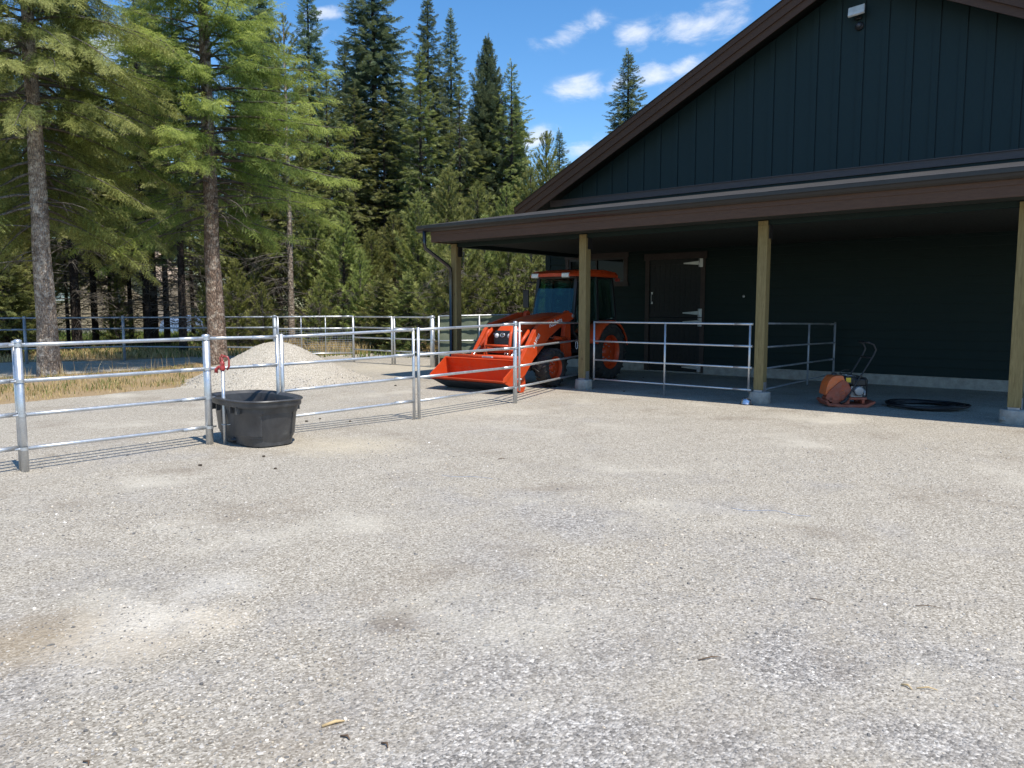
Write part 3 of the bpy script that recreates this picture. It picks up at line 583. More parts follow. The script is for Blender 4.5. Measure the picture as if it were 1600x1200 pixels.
def plant(name, proto, loc, rz, sc, label, cat='tree', group=None, sz=1.0):
    o = empty(name, (loc[0], loc[1], -.02), rz); o.scale = (sc, sc, sc*sz); tag(o, label, cat, group)
    for nm, me in zip(('trunk', 'limbs', 'crown'), proto): link = link_mesh(nm, me, None, o)
    return o

def prof(pts):
    xs, ys = zip(*pts); return lambda t: float(np.interp(t, xs, ys))
# the two near trees -------------------------------------------------
def near_trees():
    big = conifer(21, 17, 4.4, prof([(0, 3.5), (.10, 4.3), (.30, 3.9), (.44, 3.0), (.55, 2.0), (.75, 1.1), (1, .2)]), .27, 235, TPL_HI, .56, .090, elev=(40, 2), droop=.50, upturn=.22, dead=26, deadlen=2.2, deadz=(3.4, 5.6), bare=.24, gapz=lambda a, z, r0: z < 6.0 and math.cos(a + 2.6) > .6)
    x, y = G(340, 569); plant('fir_tree', tree_proto(big, 'needles_fir', 'bark', 'deadwood'), (x, y), 2.1, 1.0, 'large fir with a thick scaly trunk and broad yellow green boughs behind the gravel heap')
    lf = conifer(33, 17, 3.9, prof([(0, 2.6), (.12, 3.7), (.36, 3.5), (.50, 2.4), (.62, 1.5), (.8, .9), (1, .2)]), .235, 265, TPL_HI, .55, .082, elev=(30, -6), droop=.55, upturn=.12, dead=12, deadlen=1.6, deadz=(2.8, 5.4), bare=.24, gapz=lambda a, z, r0: z < 6.6 and math.cos(a + .34) > .35)
    x, y = G(78, 586); plant('fir_tree', tree_proto(lf, 'needles_near', 'bark_pale', 'deadwood'), (x, y), 0.0, 1.0, 'nearest fir with a pale straight trunk in the dry grass at the far left')
near_trees()
P_TALL = [tree_proto(conifer(41, 22, 2.5, prof([(0, 2.3), (.25, 2.5), (.55, 2.0), (.8, 1.25), (1, .12)]), .26, 360, TPL_MID, .62, .22, elev=(30, -12), droop=.25, upturn=.15, bare=.12), 'needles_tall', 'bark_dark', 'bark_dark'),
          tree_proto(conifer(42, 22, 3.0, prof([(0, 2.2), (.3, 2.0), (.6, 1.35), (.85, .72), (1, .1)]), .22, 360, TPL_MID, .64, .21, elev=(20, -22), droop=.2, upturn=.2, bare=.15), 'needles_tall', 'bark_dark', 'bark_dark'),
          tree_proto(conifer(43, 18, 1.5, prof([(0, 2.6), (.35, 2.3), (.65, 1.5), (.85, .8), (1, .1)]), .20, 400, TPL_MID, .62, .19, elev=(62, 20), droop=.05, upturn=.30, bare=.12), 'needles_tall', 'bark_dark', 'bark_dark')]
P_PINE = [tree_proto(conifer(51, 10, 1.8, prof([(0, 1.5), (.3, 1.75), (.65, 1.2), (.9, .55), (1, .12)]), .11, 170, TPL_TUFT, .34, .105, elev=(58, 10), droop=.05, upturn=.30, dead=40, deadlen=1.5, deadz=(.6, 4.0), bare=.3, pine=True, twig=.009), 'needles_pine', 'bark_dark', 'deadwood'),
          tree_proto(conifer(52, 10, 2.4, prof([(0, 1.3), (.4, 1.45), (.75, .95), (1, .15)]), .10, 150, TPL_TUFT, .36, .105, elev=(55, 12), droop=.0, upturn=.32, dead=50, deadlen=1.6, deadz=(.6, 4.5), bare=.3, pine=True, twig=.009), 'needles_pine', 'bark_dark', 'deadwood')]
P_WOOD = [tree_proto(conifer(61, 17, 5.0, prof([(0, 2.0), (.25, 2.2), (.6, 1.5), (1, .15)]), .17, 150, TPL_MID, .52, .24, elev=(35, -5), droop=.3, upturn=.15, dead=80, deadlen=1.9, deadz=(1.2, 7), bare=.25, twig=.010), 'needles_scrub', 'bark_dark', 'deadwood'),
          tree_proto(conifer(62, 15, 4.2, prof([(0, 1.7), (.3, 1.9), (.6, 1.3), (1, .15)]), .13, 130, TPL_MID, .50, .24, elev=(30, -10), droop=.35, upturn=.1, dead=90, deadlen=1.7, deadz=(.8, 6), bare=.25, twig=.010), 'needles_scrub', 'bark_dark', 'deadwood'),
          tree_proto(conifer(63, 15, 5.5, prof([(0, 1.6), (.3, 1.8), (.6, 1.2), (1, .15)]), .15, 110, TPL_TUFT, .40, .13, elev=(45, 0), droop=.1, upturn=.25, dead=46, deadlen=2.3, deadz=(1.5, 7), bare=.3, pine=True, twig=.010), 'needles_pine', 'bark_pale', 'deadwood')]
P_BUSH = [tree_proto(conifer(71, 4.2, .25, prof([(0, 1.3), (.3, 1.35), (.7, .8), (1, .1)]), .05, 110, TPL_MID, .42, .17, elev=(45, 5), droop=.2, upturn=.2, dead=14, deadlen=.9, deadz=(.2, 2), bare=.1), 'needles_scrub', 'bark_dark', 'deadwood'),
          tree_proto(conifer(72, 5.0, .3, prof([(0, 1.4), (.4, 1.2), (.8, .6), (1, .1)]), .05, 100, TPL_TUFT, .34, .11, elev=(55, 15), droop=.1, upturn=.25, dead=70, deadlen=1.4, deadz=(.2, 3.5), bare=.25, pine=True, twig=.009), 'needles_pine', 'deadwood', 'deadwood')]
def forest():
    q = random.Random(3)
    # tall pointed conifers whose tops stand out against the sky
    tall = [(592, 45, -75, 0, 'tallest dark conifer, its full crown running out of the top of the picture', 1.15),
            (672, 50, -8, 1, 'dark narrow conifer with clumped cones at its tip, second of the sky-high ones', 1.0),
            (707, 52, 20, 1, 'thin pointed conifer with a sparse whip-like top between two fuller trees', .85),
            (763, 45, 60, 2, 'blue green conifer with steep upswept branches, left of the barn roof', 1.0),
            (806, 46, 150, 2, 'shorter upswept spire leaning against the right side of the taller blue green conifer', .62),
            (873, 60, 203, 1, 'small dark spire just above the lower end of the barn roof slope', .75),
            (977, 55, 80, 1, 'lone conifer with a tawny top rising behind the barn roof slope', 1.15),
            (548, 52, 60, 0, 'dark conifer half hidden behind the right-hand boughs of the large fir', .9),
            (632, 54, 120, 0, 'dark conifer filling the gap low between the tallest conifer and its neighbour', .8),
            (735, 57, 190, 0, 'dark conifer low between the thin-topped and the upswept conifers', .8),
            (495, 50, -40, 1, 'dark conifer seen through the right-hand boughs of the large fir', 1.0),
            (420, 46, -60, 0, 'dark conifer behind the crown of the large fir', .9), (250, 63, -60, 0, 'dark conifer showing between the crowns of the two nearest firs', .9),
            (150, 63, -50, 1, 'dark conifer behind the right half of the leftmost fir crown', .95), (10, 60, -60, 0, 'dark conifer at the extreme left edge behind the leftmost fir', .9),
            (-90, 44, -60, 0, 'dark conifer outside the left edge beyond the leftmost fir', .9)]
    hs = (22, 22, 18)
    for px, d, ty, k, lab, wd in tall:
        h = HZ(px, d, ty); sz = h / hs[k]; plant('conifer', P_TALL[k], AT(px, d), q.uniform(0, 6.28), wd, lab, sz=sz / wd)
    # yellow green pines in front of them
    pn = [(702, 33, 262, 0, 'bushy yellow green pine directly above the left end of the gutter'), (655, 31, 300, 1, 'yellow green pine just left of the black downspout'),
          (748, 35, 285, 1, 'yellow green pine above the middle of the porch gutter end'), (792, 37, 290, 0, 'yellow green pine meeting the lower tip of the roof slope'),
          (852, 40, 206, 0, 'pale soft-needled pine standing right above the low end of the roof slope'), (828, 37, 262, 1, 'pale pine touching the lower roof slope, left of the soft-needled one'),
          (618, 35, 335, 0, 'low yellow green pine between the gravel heap fence and the gutter'), (583, 34, 360, 1, 'low pine with bare lower twigs behind the corral panel posts'),
          (540, 33, 330, 0, 'yellow green pine to the right of the pale bare trunk'), (497, 36, 300, 1, 'pine rising over the mesh gate panel'),
          (735, 31, 375, 1, 'pine filling the porch opening beside the end post'), (775, 33, 365, 0, 'pine seen through the middle of the porch end opening'), (815, 35, 360, 1, 'pine seen through the porch opening above the tractor cab'), (850, 33, 355, 0, 'pine seen close to the barn corner through the porch'),
          (4, 28, 170, 1, 'yellow green pine at the far left edge behind the leftmost dead twigs'), (50, 32, 250, 0, 'yellow green pine just left of the nearest trunk'), (185, 44, 215, 1, 'pine filling the gap between the two nearest trunks, above the house'), (392, 38, 250, 0, 'yellow green pine under the right boughs of the large fir'), (432, 46, 240, 1, 'pine behind the pale bare trunk'), (325, 45, 225, 0, 'pine behind the large fir trunk'), (120, 47, 190, 0, 'pine above the left part of the tan house'),
          (685, 36, 330, 0, 'pine half covered by the black downspout')]
    for px, d, ty, k, lab in pn:
        h = HZ(px, d, ty); sc = h / 10; plant('pine_tree', P_PINE[k], AT(px, d), q.uniform(0, 6.28), (sc + 1) / 2 * 1.05, lab, sz=sc / ((sc + 1) / 2 * 1.05))
    # shaded wood on the left: dark trunks with dead twigs
    wd = [(121, 30, 0, 'dark leaning-free trunk standing before the tan house window', 1.0), (108, 35, 1, 'thin crooked dark sapling just left of the dark trunk before the house', .6), (151, 33, 1, 'twiggy dark trunk in front of the right part of the tan house', 1.0),
          (206, 36, 1, 'thin dark trunk at the right end of the tan house', .8), (232, 33, 0, 'black trunk, left one of the tight cluster', .9), (243, 36, 0, 'black trunk, middle one of the tight cluster', .95), (262, 35, 1, 'black trunk, right one of the tight cluster', 1.0),
          (287, 30, 0, 'dark straight trunk a little left of the big fir trunk', .85), (303, 41, 1, 'slim dark trunk touching the left side of the big fir trunk', .8), (372, 38, 1, 'dark trunk right of the big fir under the red flag', .9), (392, 41, 0, 'dark trunk beside the small red flag', .85),
          (416, 40, 1, 'dark trunk left of the pale bare one', .9), (457, 34, 2, 'slender tree with a pale bare trunk and long arching dead branches', .95), (489, 39, 1, 'dark trunk right of the pale bare one', .8), (520, 40, 0, 'dark trunk behind the middle of the mesh gate', .8),
          (16, 33, 1, 'twiggy tree at the far left edge above the far fence', 1.0), (44, 36, 1, 'twiggy tree left of the house corner', .9), (-20, 30, 0, 'twiggy tree just outside the left edge', 1.0), (60, 40, 0, 'dark trunk hidden by the leftmost fir trunk', .9), (176, 37, 1, 'dark trunk close to the small narrow house window', .7),
          (338, 44, 1, 'dark tree directly behind the big fir trunk', .9), (440, 45, 0, 'dark tree behind the pale bare trunk', .9), (560, 42, 1, 'dark twiggy tree between the pines above the corral', .9), (-80, 34, 1, 'twiggy tree well outside the left edge', 1.0), (605, 43, 1, 'dark twiggy tree deep between pines', .9), (660, 42, 0, 'dark twiggy tree deep behind the downspout pine', .9), (720, 43, 1, 'dark twiggy tree deep behind the porch end post', .9), (800, 44, 0, 'dark twiggy tree deep behind the tractor cab', .9)]
    for px, d, k, lab, sc in wd: plant('forest_tree', P_WOOD[k], AT(px, d), q.uniform(0, 6.28), sc, lab)
    bs = [(322, 31, 1, .55, 'pale twiggy bush just left of the big fir trunk'), (372, 32, 1, .75, 'pale twiggy bush right of the big fir trunk'), (412, 31, 1, .55, 'pale twiggy bush left of the tall corner post of the corral'), (492, 36, 1, .9, 'tall twiggy bush right of the pale bare trunk'), (188, 33, 1, .62, 'twiggy bush before the right end of the tan house'), (55, 31, 1, .85, 'twiggy bush left of the house beside the nearest trunk'),
          (12, 27, 0, 1.0, 'green bush under the leftmost dead twigs'), (28, 30, 1, 1.0, 'pale twiggy bush at the left edge'), (-8, 29, 1, 1.1, 'twiggy bush half outside the left edge'), (348, 36, 1, .6, 'twiggy bush right of the big trunk'), (400, 35, 1, .7, 'twiggy bush right of the big fir, under the flag'), (430, 36, 0, .5, 'small green bush left of the pale trunk'),
          (640, 29, 0, .72, 'dense dark bush left of the screened fence panel'), (600, 30, 0, .75, 'dark green bush behind the single corral post pair'), (565, 31, 1, .8, 'twiggy bush behind the corral post right of the mesh gate'), (690, 28, 1, .9, 'twiggy bush behind the green screen beside the downspout'), (725, 27, 1, .95, 'grey twiggy bush behind the green screen, right of the end post'), (758, 28, 1, 1.0, 'grey twiggy bush over the green screen, mid porch opening'), (795, 28, 1, 1.0, 'grey twiggy bush over the green screen near the tractor mirror'), (830, 29, 1, 1.0, 'grey twiggy bush over the green screen at the barn corner'),
          (500, 31, 1, .6, 'small twiggy bush behind the mesh gate'), (525, 33, 0, .5, 'small green bush behind the mesh gate')]
    for px, d, k, sc, lab in bs: plant('bush', P_BUSH[k], AT(px, d), q.uniform(0, 6.28), sc, lab, cat='bush')
    # the wood farther back, one mass
    r0 = np.random.RandomState(9); d1 = conifer(81, 14, .8, prof([(0, 2.4), (.4, 2.2), (.75, 1.3), (1, .15)]), .15, 110, TPL_MID, .9, .5, elev=(30, -10), droop=.3, upturn=.15, bare=.1, second=False)
    cv, cf, ca = d1['crown']; keep = r0.rand(len(cf)) < .5; cf = cf[keep]; V = []; F = []; A = []; o = 0; u, inv = np.unique(cf.ravel(), return_inverse=True); cv = cv[u]; ca = ca[u]; cf = inv.reshape(-1, 3); cv = (cv - 0)
    spots = [(px + r0.uniform(-9, 9), r0.uniform(66, 96), r0.uniform(.7, 1.05)) for px in range(-300, 1000, 13)]
    for px, d, s in spots:
        x, y = AT(px, d); a = r0.rand()*6.28; c, n = math.cos(a), math.sin(a); q2 = cv * s; X = q2[:, 0]*c - q2[:, 1]*n + x; Y = q2[:, 0]*n + q2[:, 1]*c + y
        V.append(np.stack([X, Y, q2[:, 2]], 1)); F.append(cf + o); A.append(ca); o += len(cv)
    tag(np_mesh('far_forest', np.concatenate(V), np.concatenate(F), M['needles_tall'], attr=np.concatenate(A)), 'dark unbroken wood of conifers far beyond the yard', 'forest', kind='stuff')
forest()
def flag():
    x, y = AT(402, 48); f = empty('flag', (x, y, 0), 0); tag(f, 'small red and white flag glimpsed between the dark trunks right of the big fir', 'flag')
    MB().tube([(0, 0, 0), (0, 0, HZ(402, 48, 382))], .03, 8).build('pole', M['grey_metal'], f)
    z = HZ(402, 48, 396)
    m = MB()
    for i in range(8):
        a, b = i / 8, (i + 1) / 8; m.beam((.04 + .8*a, .06*math.sin(a*7), z - .1*a), (.04 + .8*b, .06*math.sin(b*7), z - .1*b), .012, .5)
    m.build('cloth', M['flag_red'], f)
    m = MB()
    for k in (-1, 1): m.beam((.05, .0, z + .1*k), (.8, .04, z - .1 + .1*k), .09, .06)
    m.build('stripes', M['white'], f)
flag()
def far_house():
    cx, cy = AT(135, 55); rz = math.pi/2 - YAW; h = empty('house', (cx, cy, 0), rz); tag(h, 'tan clapboard house with a small white-framed window, glimpsed through the trunks on the left', 'house')
    w = MB(); w.prism([(-4.4, -.2), (5.2, -.2), (5.2, 3.6), (2.0, 6.6), (1.2, 6.6), (-1.3, 4.5), (-4.4, 4.2)], 0, 7, 'y'); w.build('wall', M['hsiding'], h)
    r = MB(); r.beam((-4.7, -.4, 4.25), (-1.2, -.4, 4.75), .9, .3); r.beam((-1.3, -.3, 4.7), (1.5, -.3, 6.9), .7, .16); r.beam((1.5, -.3, 6.9), (5.5, -.3, 3.6), .7, .16); r.build('roof', M['roof_dark'], h)
    for x, z, ww, hh in ((-1.55, 2.75, 1.45, .75), (2.45, 2.5, .34, .9)):
        f = MB(); f.box((x-ww/2-.08, -.06, z-hh/2-.08), (x+ww/2+.08, -.002, z-hh/2)); f.box((x-ww/2-.08, -.06, z+hh/2), (x+ww/2+.08, -.002, z+hh/2+.08)); f.box((x-ww/2-.08, -.06, z-hh/2), (x-ww/2, -.002, z+hh/2)); f.box((x+ww/2, -.06, z-hh/2), (x+ww/2+.08, -.002, z+hh/2)); f.box((x-.03, -.055, z-hh/2), (x+.03, -.004, z+hh/2))
        fo = f.build('window', M['window_white'], h); MB().box((x-ww/2, -.03, z-hh/2), (x+ww/2, -.01, z+hh/2)).build('pane', M['house_glass'], fo)
    MB().box((-4.35, -.04, -.2), (5.15, -.001, .25)).build('foundation', M['concrete'], h)
    x, y = AT(290, 56); c = empty('tarpaulin_cover', (x, y, 0), rz); tag(c, 'pale blue grey covered heap glimpsed low between the trunks left of the big fir', 'covered heap')
    r0 = np.random.RandomState(2); n = 24; xx, yy = np.meshgrid(np.linspace(-2, 2, n), np.linspace(-.9, .9, n), indexing='ij'); zz = 1.15*np.clip(1 - (np.abs(xx)/2)**4, 0, 1)*np.clip(1 - (np.abs(yy)/.9)**4, 0, 1)*(1 + .12*np.sin(xx*3)) + r0.normal(0, .02, xx.shape) - .02
    V = np.stack([xx, yy, zz], -1).reshape(-1, 3); i, j = np.meshgrid(np.arange(n-1), np.arange(n-1), indexing='ij'); F = np.stack([i*n+j, (i+1)*n+j, (i+1)*n+j+1, i*n+j+1], -1).reshape(-1, 4)
    np_mesh('cover', V, F, M['fabric_blue'], c, smooth=True)
far_house()

# ------------------------------------------------------------------ the barn with its porch
WY = 18.7; XL = -14.14; XR = 3.1; AX = -5.52; PY = 13.6; EY = 12.85
def barn():
    b = empty('barn', (AX, WY, 0)); tag(b, 'dark green barn with brown trim and a shaded lean-to porch on timber posts', 'barn')
    off = Vector((-AX, -WY, 0))
    def bl(mb, name, mat, parent=None, bevel=0):
        mb.v = [tuple(Vector(p) + off) for p in mb.v]; return mb.build(name, mat, parent or b, bevel)
    # lap siding under the porch (stepped boards), around the openings
    holes = [(-13.32, -11.42, 2.46, 3.14), (-10.62, -9.10, .0, 3.02)]
    m = MB(); z = .24; st = .198
    while z < 4.0:
        z1 = z + st; segs = [(XL, XR)]
        for a, c, lo, hi in holes:
            if lo < z + .12 and hi > z + .08:
                ns = []
                for s0, s1 in segs:
                    if c <= s0 or a >= s1: ns.append((s0, s1)); continue
                    if a > s0: ns.append((s0, a))
                    if c < s1: ns.append((c, s1))
                segs = ns
        for s0, s1 in segs: m.prism([(WY - .034, z), (WY - .034, z + .012), (WY - .004, z1), (WY + .06, z1), (WY + .06, z)], s0, s1, 'x')
        z = z1
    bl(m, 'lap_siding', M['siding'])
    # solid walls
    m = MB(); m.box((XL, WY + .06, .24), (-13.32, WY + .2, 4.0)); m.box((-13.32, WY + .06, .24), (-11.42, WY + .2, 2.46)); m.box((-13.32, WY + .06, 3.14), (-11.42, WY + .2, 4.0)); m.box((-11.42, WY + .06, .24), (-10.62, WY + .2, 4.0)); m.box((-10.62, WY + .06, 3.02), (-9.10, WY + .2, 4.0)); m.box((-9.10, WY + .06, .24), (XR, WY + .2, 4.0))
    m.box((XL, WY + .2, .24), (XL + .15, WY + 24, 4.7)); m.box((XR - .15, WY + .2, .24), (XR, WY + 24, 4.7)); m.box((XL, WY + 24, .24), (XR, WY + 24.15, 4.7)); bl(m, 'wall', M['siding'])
    m = MB(); m.box((XL - .01, WY - .045, 0.2), (XL + .13, WY - .002, 4.0)); m.box((XL - .035, WY - .045, .2), (XL - .011, WY + .13, 4.0)); bl(m, 'corner_board', M['siding'])
    # gable: boards and battens following the slope
    sl = .505
    def ztop(x): return 9.05 - sl * abs(x - AX)
    m = MB(); m.prism([(XL, 4.0), (XR, 4.0), (XR, ztop(XR)), (AX, ztop(AX)), (XL, ztop(XL))], WY, WY + .2, 'y')
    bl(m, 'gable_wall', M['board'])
    x = XL + .18; k = 0
    while x < XR:
        if ztop(x) > 4.95: m = MB(); m.prism([(x - .066, 4.905), (x + .066, 4.905), (x + .066, ztop(x + .066) - .02), (x - .066, ztop(x - .066) - .02)], WY - .026, WY - .001, 'y'); bl(m, 'batten', M['board'])
        x += .505; k += 1
    m = MB(); m.box((-14.0, WY - .05, 4.72), (XR + .1, WY - .001, 4.88)); m.box((-14.0, WY - .075, 4.88), (XR + .1, WY - .021, 4.90)); bl(m, 'belly_band', M['band'])
    m = MB(); m.box((XL - .01, WY - .03, -.1), (-10.72, WY + .2, .235)); m.box((-9.0, WY - .03, -.1), (XR + .01, WY + .2, .235)); m.box((-10.72, WY - .0, -.1), (-9.0, WY + .2, .03)); m.box((XL - .03, WY + .2, -.1), (XL + .15, WY + 24, .235)); bl(m, 'foundation', M['concrete'])
    # main roof
    def roofz(x, o=0): return 9.39 + o - sl * abs(x - AX)
    for sg, xe in ((-1, AX - 9.32), (1, AX + 9.32)):
        m = MB(); m.prism([(AX, roofz(AX)), (xe, roofz(xe)), (xe, roofz(xe) - .10), (AX, roofz(AX) - .10)], WY - .68, WY + 24.5, 'y'); bl(m, 'roof', M['shingle'])
        m = MB(); m.prism([(AX, roofz(AX) - .12), (xe, roofz(xe) - .12), (xe, roofz(xe) - .15), (AX, roofz(AX) - .15)], WY - .66, WY + 24.4, 'y'); bl(m, 'soffit', M['soffit'])
        for (y0, y1, t, o, mt, nm) in ((WY - .70, WY - .655, .30, -.02, 'trim', 'rake_board'), (WY - .655, WY - .62, .46, -.04, 'trim', 'rake_board'), (WY - .735, WY - .701, .13, .0, 'trim', 'rake_trim')):
            m = MB(); m.prism([(AX, roofz(AX) + o), (xe, roofz(xe) + o), (xe, roofz(xe) + o - t), (AX, roofz(AX) + o - t)], y0, y1, 'y'); bl(m, nm, M[mt])
        m = MB(); m.prism([(AX, roofz(AX) + .02), (xe, roofz(xe) + .02), (xe, roofz(xe) + .0), (AX, roofz(AX) + .0)], WY - .76, WY - .55, 'y'); bl(m, 'drip_edge', M['gutter'])
    # porch roof
    def pz(y): return 3.66 + (y - 12.80) * (4.66 - 3.66) / (WY - 12.80)
    m = MB(); m.prism([(12.83, pz(12.83)), (WY - .002, pz(WY)), (WY - .002, pz(WY) - .05), (12.83, pz(12.83) - .05)], -13.62, 3.4, 'x'); bl(m, 'porch_roof', M['shingle'])
    m = MB(); m.prism([(12.90, pz(12.9) - .06), (WY - .03, pz(WY) - .06), (WY - .03, pz(WY) - .09), (12.90, pz(12.9) - .09)], -13.5, 3.35, 'x')
    m.box((-13.15, 12.94, 3.28), (3.2, WY - .03, 3.30)); bl(m, 'porch_ceiling', M['soffit'])
    m = MB(); m.box((-13.15, 12.86, 3.26), (3.3, 12.90, 3.58)); m.box((-13.15, 12.845, 3.42), (3.3, 12.859, 3.575)); m.prism([(12.901, 3.26), (WY - .04, 3.26), (WY - .04, pz(WY) - .11), (12.901, pz(12.9) - .11)], -13.15, -13.11, 'x'); bl(m, 'fascia', M['trim'])
    m = MB(); m.box((-13.14, PY - .045, 3.19), (3.2, PY + .085, 3.277)); m.box((-13.13, PY + .09, 3.19), (-12.97, WY - .04, 3.275)); bl(m, 'beam', M['siding'])
    m = MB(); m.prism([(12.86, 3.50), (12.80, 3.50), (12.765, 3.53), (12.755, 3.57), (12.735, 3.585), (12.735, 3.64), (12.745, 3.64), (12.75, 3.60), (12.775, 3.58), (12.79, 3.54), (12.81, 3.515), (12.843, 3.515), (12.843, 3.64), (12.86, 3.64)], -13.52, 3.3, 'x'); bl(m, 'gutter', M['gutter'])
    # downspout
    m = MB(); X = -13.30
    m.tube([(X, 12.79, 3.52), (X, 12.79, 3.20), (X + .01, 12.82, 3.12), (X + .20, 13.35, 2.75), (X + .22, 13.42, 2.68), (X + .22, 13.44, 2.55), (X + .22, 13.44, .12), (X + .22, 13.30, .06)], .045, 10); bl(m, 'downspout', M['black_gloss'])
    # posts, piers, brackets
    for i, px in enumerate((-13.05, -9.29, -5.42, -1.50, 2.3)):
        w = .088
        m = MB(); m.box((px - w, PY - w, .24), (px + w, PY + w, 3.185)); m.box((px - w, PY - w, 3.185), (px + w, PY - .05, 3.262))
        p = bl(m, 'porch_post', M['post'], bevel=.006)
        m = MB(); m.box((px - w + .01, PY - w - .004, .205), (px + w - .01, PY + w + .004, .238)); m.box((px + w + .001, PY - .06, .21), (px + w + .006, PY + .06, .38)); bl(m, 'base_bracket', M['grey_metal'], p)
        m = MB(); m.box((px + w + .001, PY - .03, 2.95), (px + w + .012, PY + w + .03, 3.188)); m.box((px + .0, PY + w + .001, 2.95), (px + w, PY + w + .010, 3.188)); bl(m, 'top_bracket', M['black'], p)
        m = MB(); m.lathe([(0, -.1), (.195, -.1), (.19, .08), (.185, .19), (.172, .205), (0, .205)], (px, PY, 0), n=40); r = random.Random(i)
        m.v = [(x + r.uniform(-.006, .006), y + r.uniform(-.006, .006), z) for x, y, z in m.v]
        o = bl(m, 'pier', M['concrete'], p); o.data.update()
    # window
    m = MB(); fx0, fx1, z0, z1 = -13.32, -11.42, 2.46, 3.14
    for bx in (((fx0 - .14, WY - .055, z1), (fx1 + .14, WY - .026, z1 + .15)), ((fx0 - .11, WY - .05, z0), (fx0, WY - .026, z1)), ((fx1, WY - .05, z0), (fx1 + .11, WY - .026, z1)), ((fx0 - .14, WY - .055, z0 - .12), (fx1 + .14, WY - .026, z0))): m.box(*bx)
    w = bl(m, 'window', M['dark_trim'])
    m = MB()
    for bx in (((fx0, WY - .02, z1 - .05), (fx1, WY + .05, z1)), ((fx0, WY - .02, z0), (fx1, WY + .05, z0 + .05)), ((fx0, WY - .02, z0 + .05), (fx0 + .05, WY + .05, z1 - .05)), ((fx1 - .05, WY - .02, z0 + .05), (fx1, WY + .05, z1 - .05)), (((fx0+fx1)/2 - .025, WY - .02, z0 + .05), ((fx0+fx1)/2 + .025, WY + .05, z1 - .05))): m.box(*bx)
    bl(m, 'sash', M['black'], w)
    m = MB(); m.box((fx0, WY + .02, z0), (fx1, WY + .03, z1)); bl(m, 'pane', M['pane'], w)
    # dutch door
    dx0, dx1, dz = -10.62, -9.10, 3.02
    m = MB(); m.box((dx0 - .16, WY - .06, dz), (dx1 + .16, WY - .026, dz + .17)); m.box((dx0 - .12, WY - .05, .03), (dx0, WY - .026, dz)); m.box((dx1, WY - .05, .03), (dx1 + .12, WY - .026, dz)); df = bl(m, 'door_frame', M['dark_trim'])
    m = MB()
    for a, c in ((.05, 1.47), (1.49, dz - .01)):
        x = dx0 + .01
        while x < dx1 - .05: m.box((x, WY - .012, a), (min(x + .148, dx1 - .01), WY + .04, c)); x += .152
        m.box((dx0 + .02, WY - .035, a), (dx1 - .02, WY - .0125, a + .13)); m.box((dx0 + .02, WY - .035, c - .13), (dx1 - .02, WY - .0125, c))
    d = bl(m, 'door', M['doorpaint'])
    for z in (2.90, 1.60, 1.36, .16):
        m = MB(); m.prism([(dx1 - .05, z - .05), (dx1 - .05, z + .05), (dx1 - .50, z + .014), (dx1 - .50, z - .014)], WY - .042, WY - .036, 'y'); m.box((dx1 - .045, WY - .058, z - .11), (dx1 + .055, WY - .051, z + .11)); m.tube([(dx1 - .045, WY - .06, z - .11), (dx1 - .045, WY - .06, z + .11)], .014, 8)
        bl(m, 'hinge', M['galv'], d)
    m = MB(); m.tube([(dx0 + .09, WY - .03, 1.88), (dx0 + .09, WY - .08, 1.90), (dx0 + .09, WY - .08, 2.10), (dx0 + .09, WY - .03, 2.12)], .009, 8); m.box((dx0 + .065, WY - .041, 1.84), (dx0 + .115, WY - .036, 1.90)); m.box((dx0 + .065, WY - .041, 2.10), (dx0 + .115, WY - .036, 2.16)); bl(m, 'handle', M['galv'], d)
    m = MB(); m.lathe([(0, 0), (.03, 0), (.035, .02), (.02, .04), (0, .045)], (-7.93, WY - .05, 2.02), 'y', 12); bl(m, 'hook', M['galv'])
barn()
def floodlight():
    e = empty('floodlight', (-5.45, WY - .05, 8.27)); tag(e, 'white square floodlight mounted high on the barn gable, tilted down', 'floodlight')
    T = Matrix.Translation((0, -.16, .0)) @ Matrix.Rotation(R(-28), 4, 'X') @ Matrix.Rotation(R(-6), 4, 'Y')
    MB().box((-.17, -.03, -.12), (.17, .03, .12), T).build('lamp_housing', M['white'], e, .012)
    MB().box((-.15, -.036, -.05), (.15, -.031, .10), T).build('lamp_lens', M['lamp_glass'], e)
    MB().tube([(0, -.12, -.05), (0, .04, -.12)], .02).tube([(-.07, .0, -.12), (.07, .0, -.12)], .03).build('bracket', M['black'], e)
    c = empty('dome_camera', (-5.42, WY - .03, 7.98)); tag(c, 'small dark round security camera hanging just below the floodlight on the gable', 'security camera')
    MB().lathe([(0, .02), (.09, .02), (.095, -.02), (.08, -.05), (0, -.05)], axis='y', n=24).build('mount', M['black'], c)
    MB().lathe([(0, -.13), (.03, -.125), (.055, -.10), (.066, -.06), (.066, -.05)], axis='y', n=24).build('lens_dome', M['darksteel'], c)
floodlight()

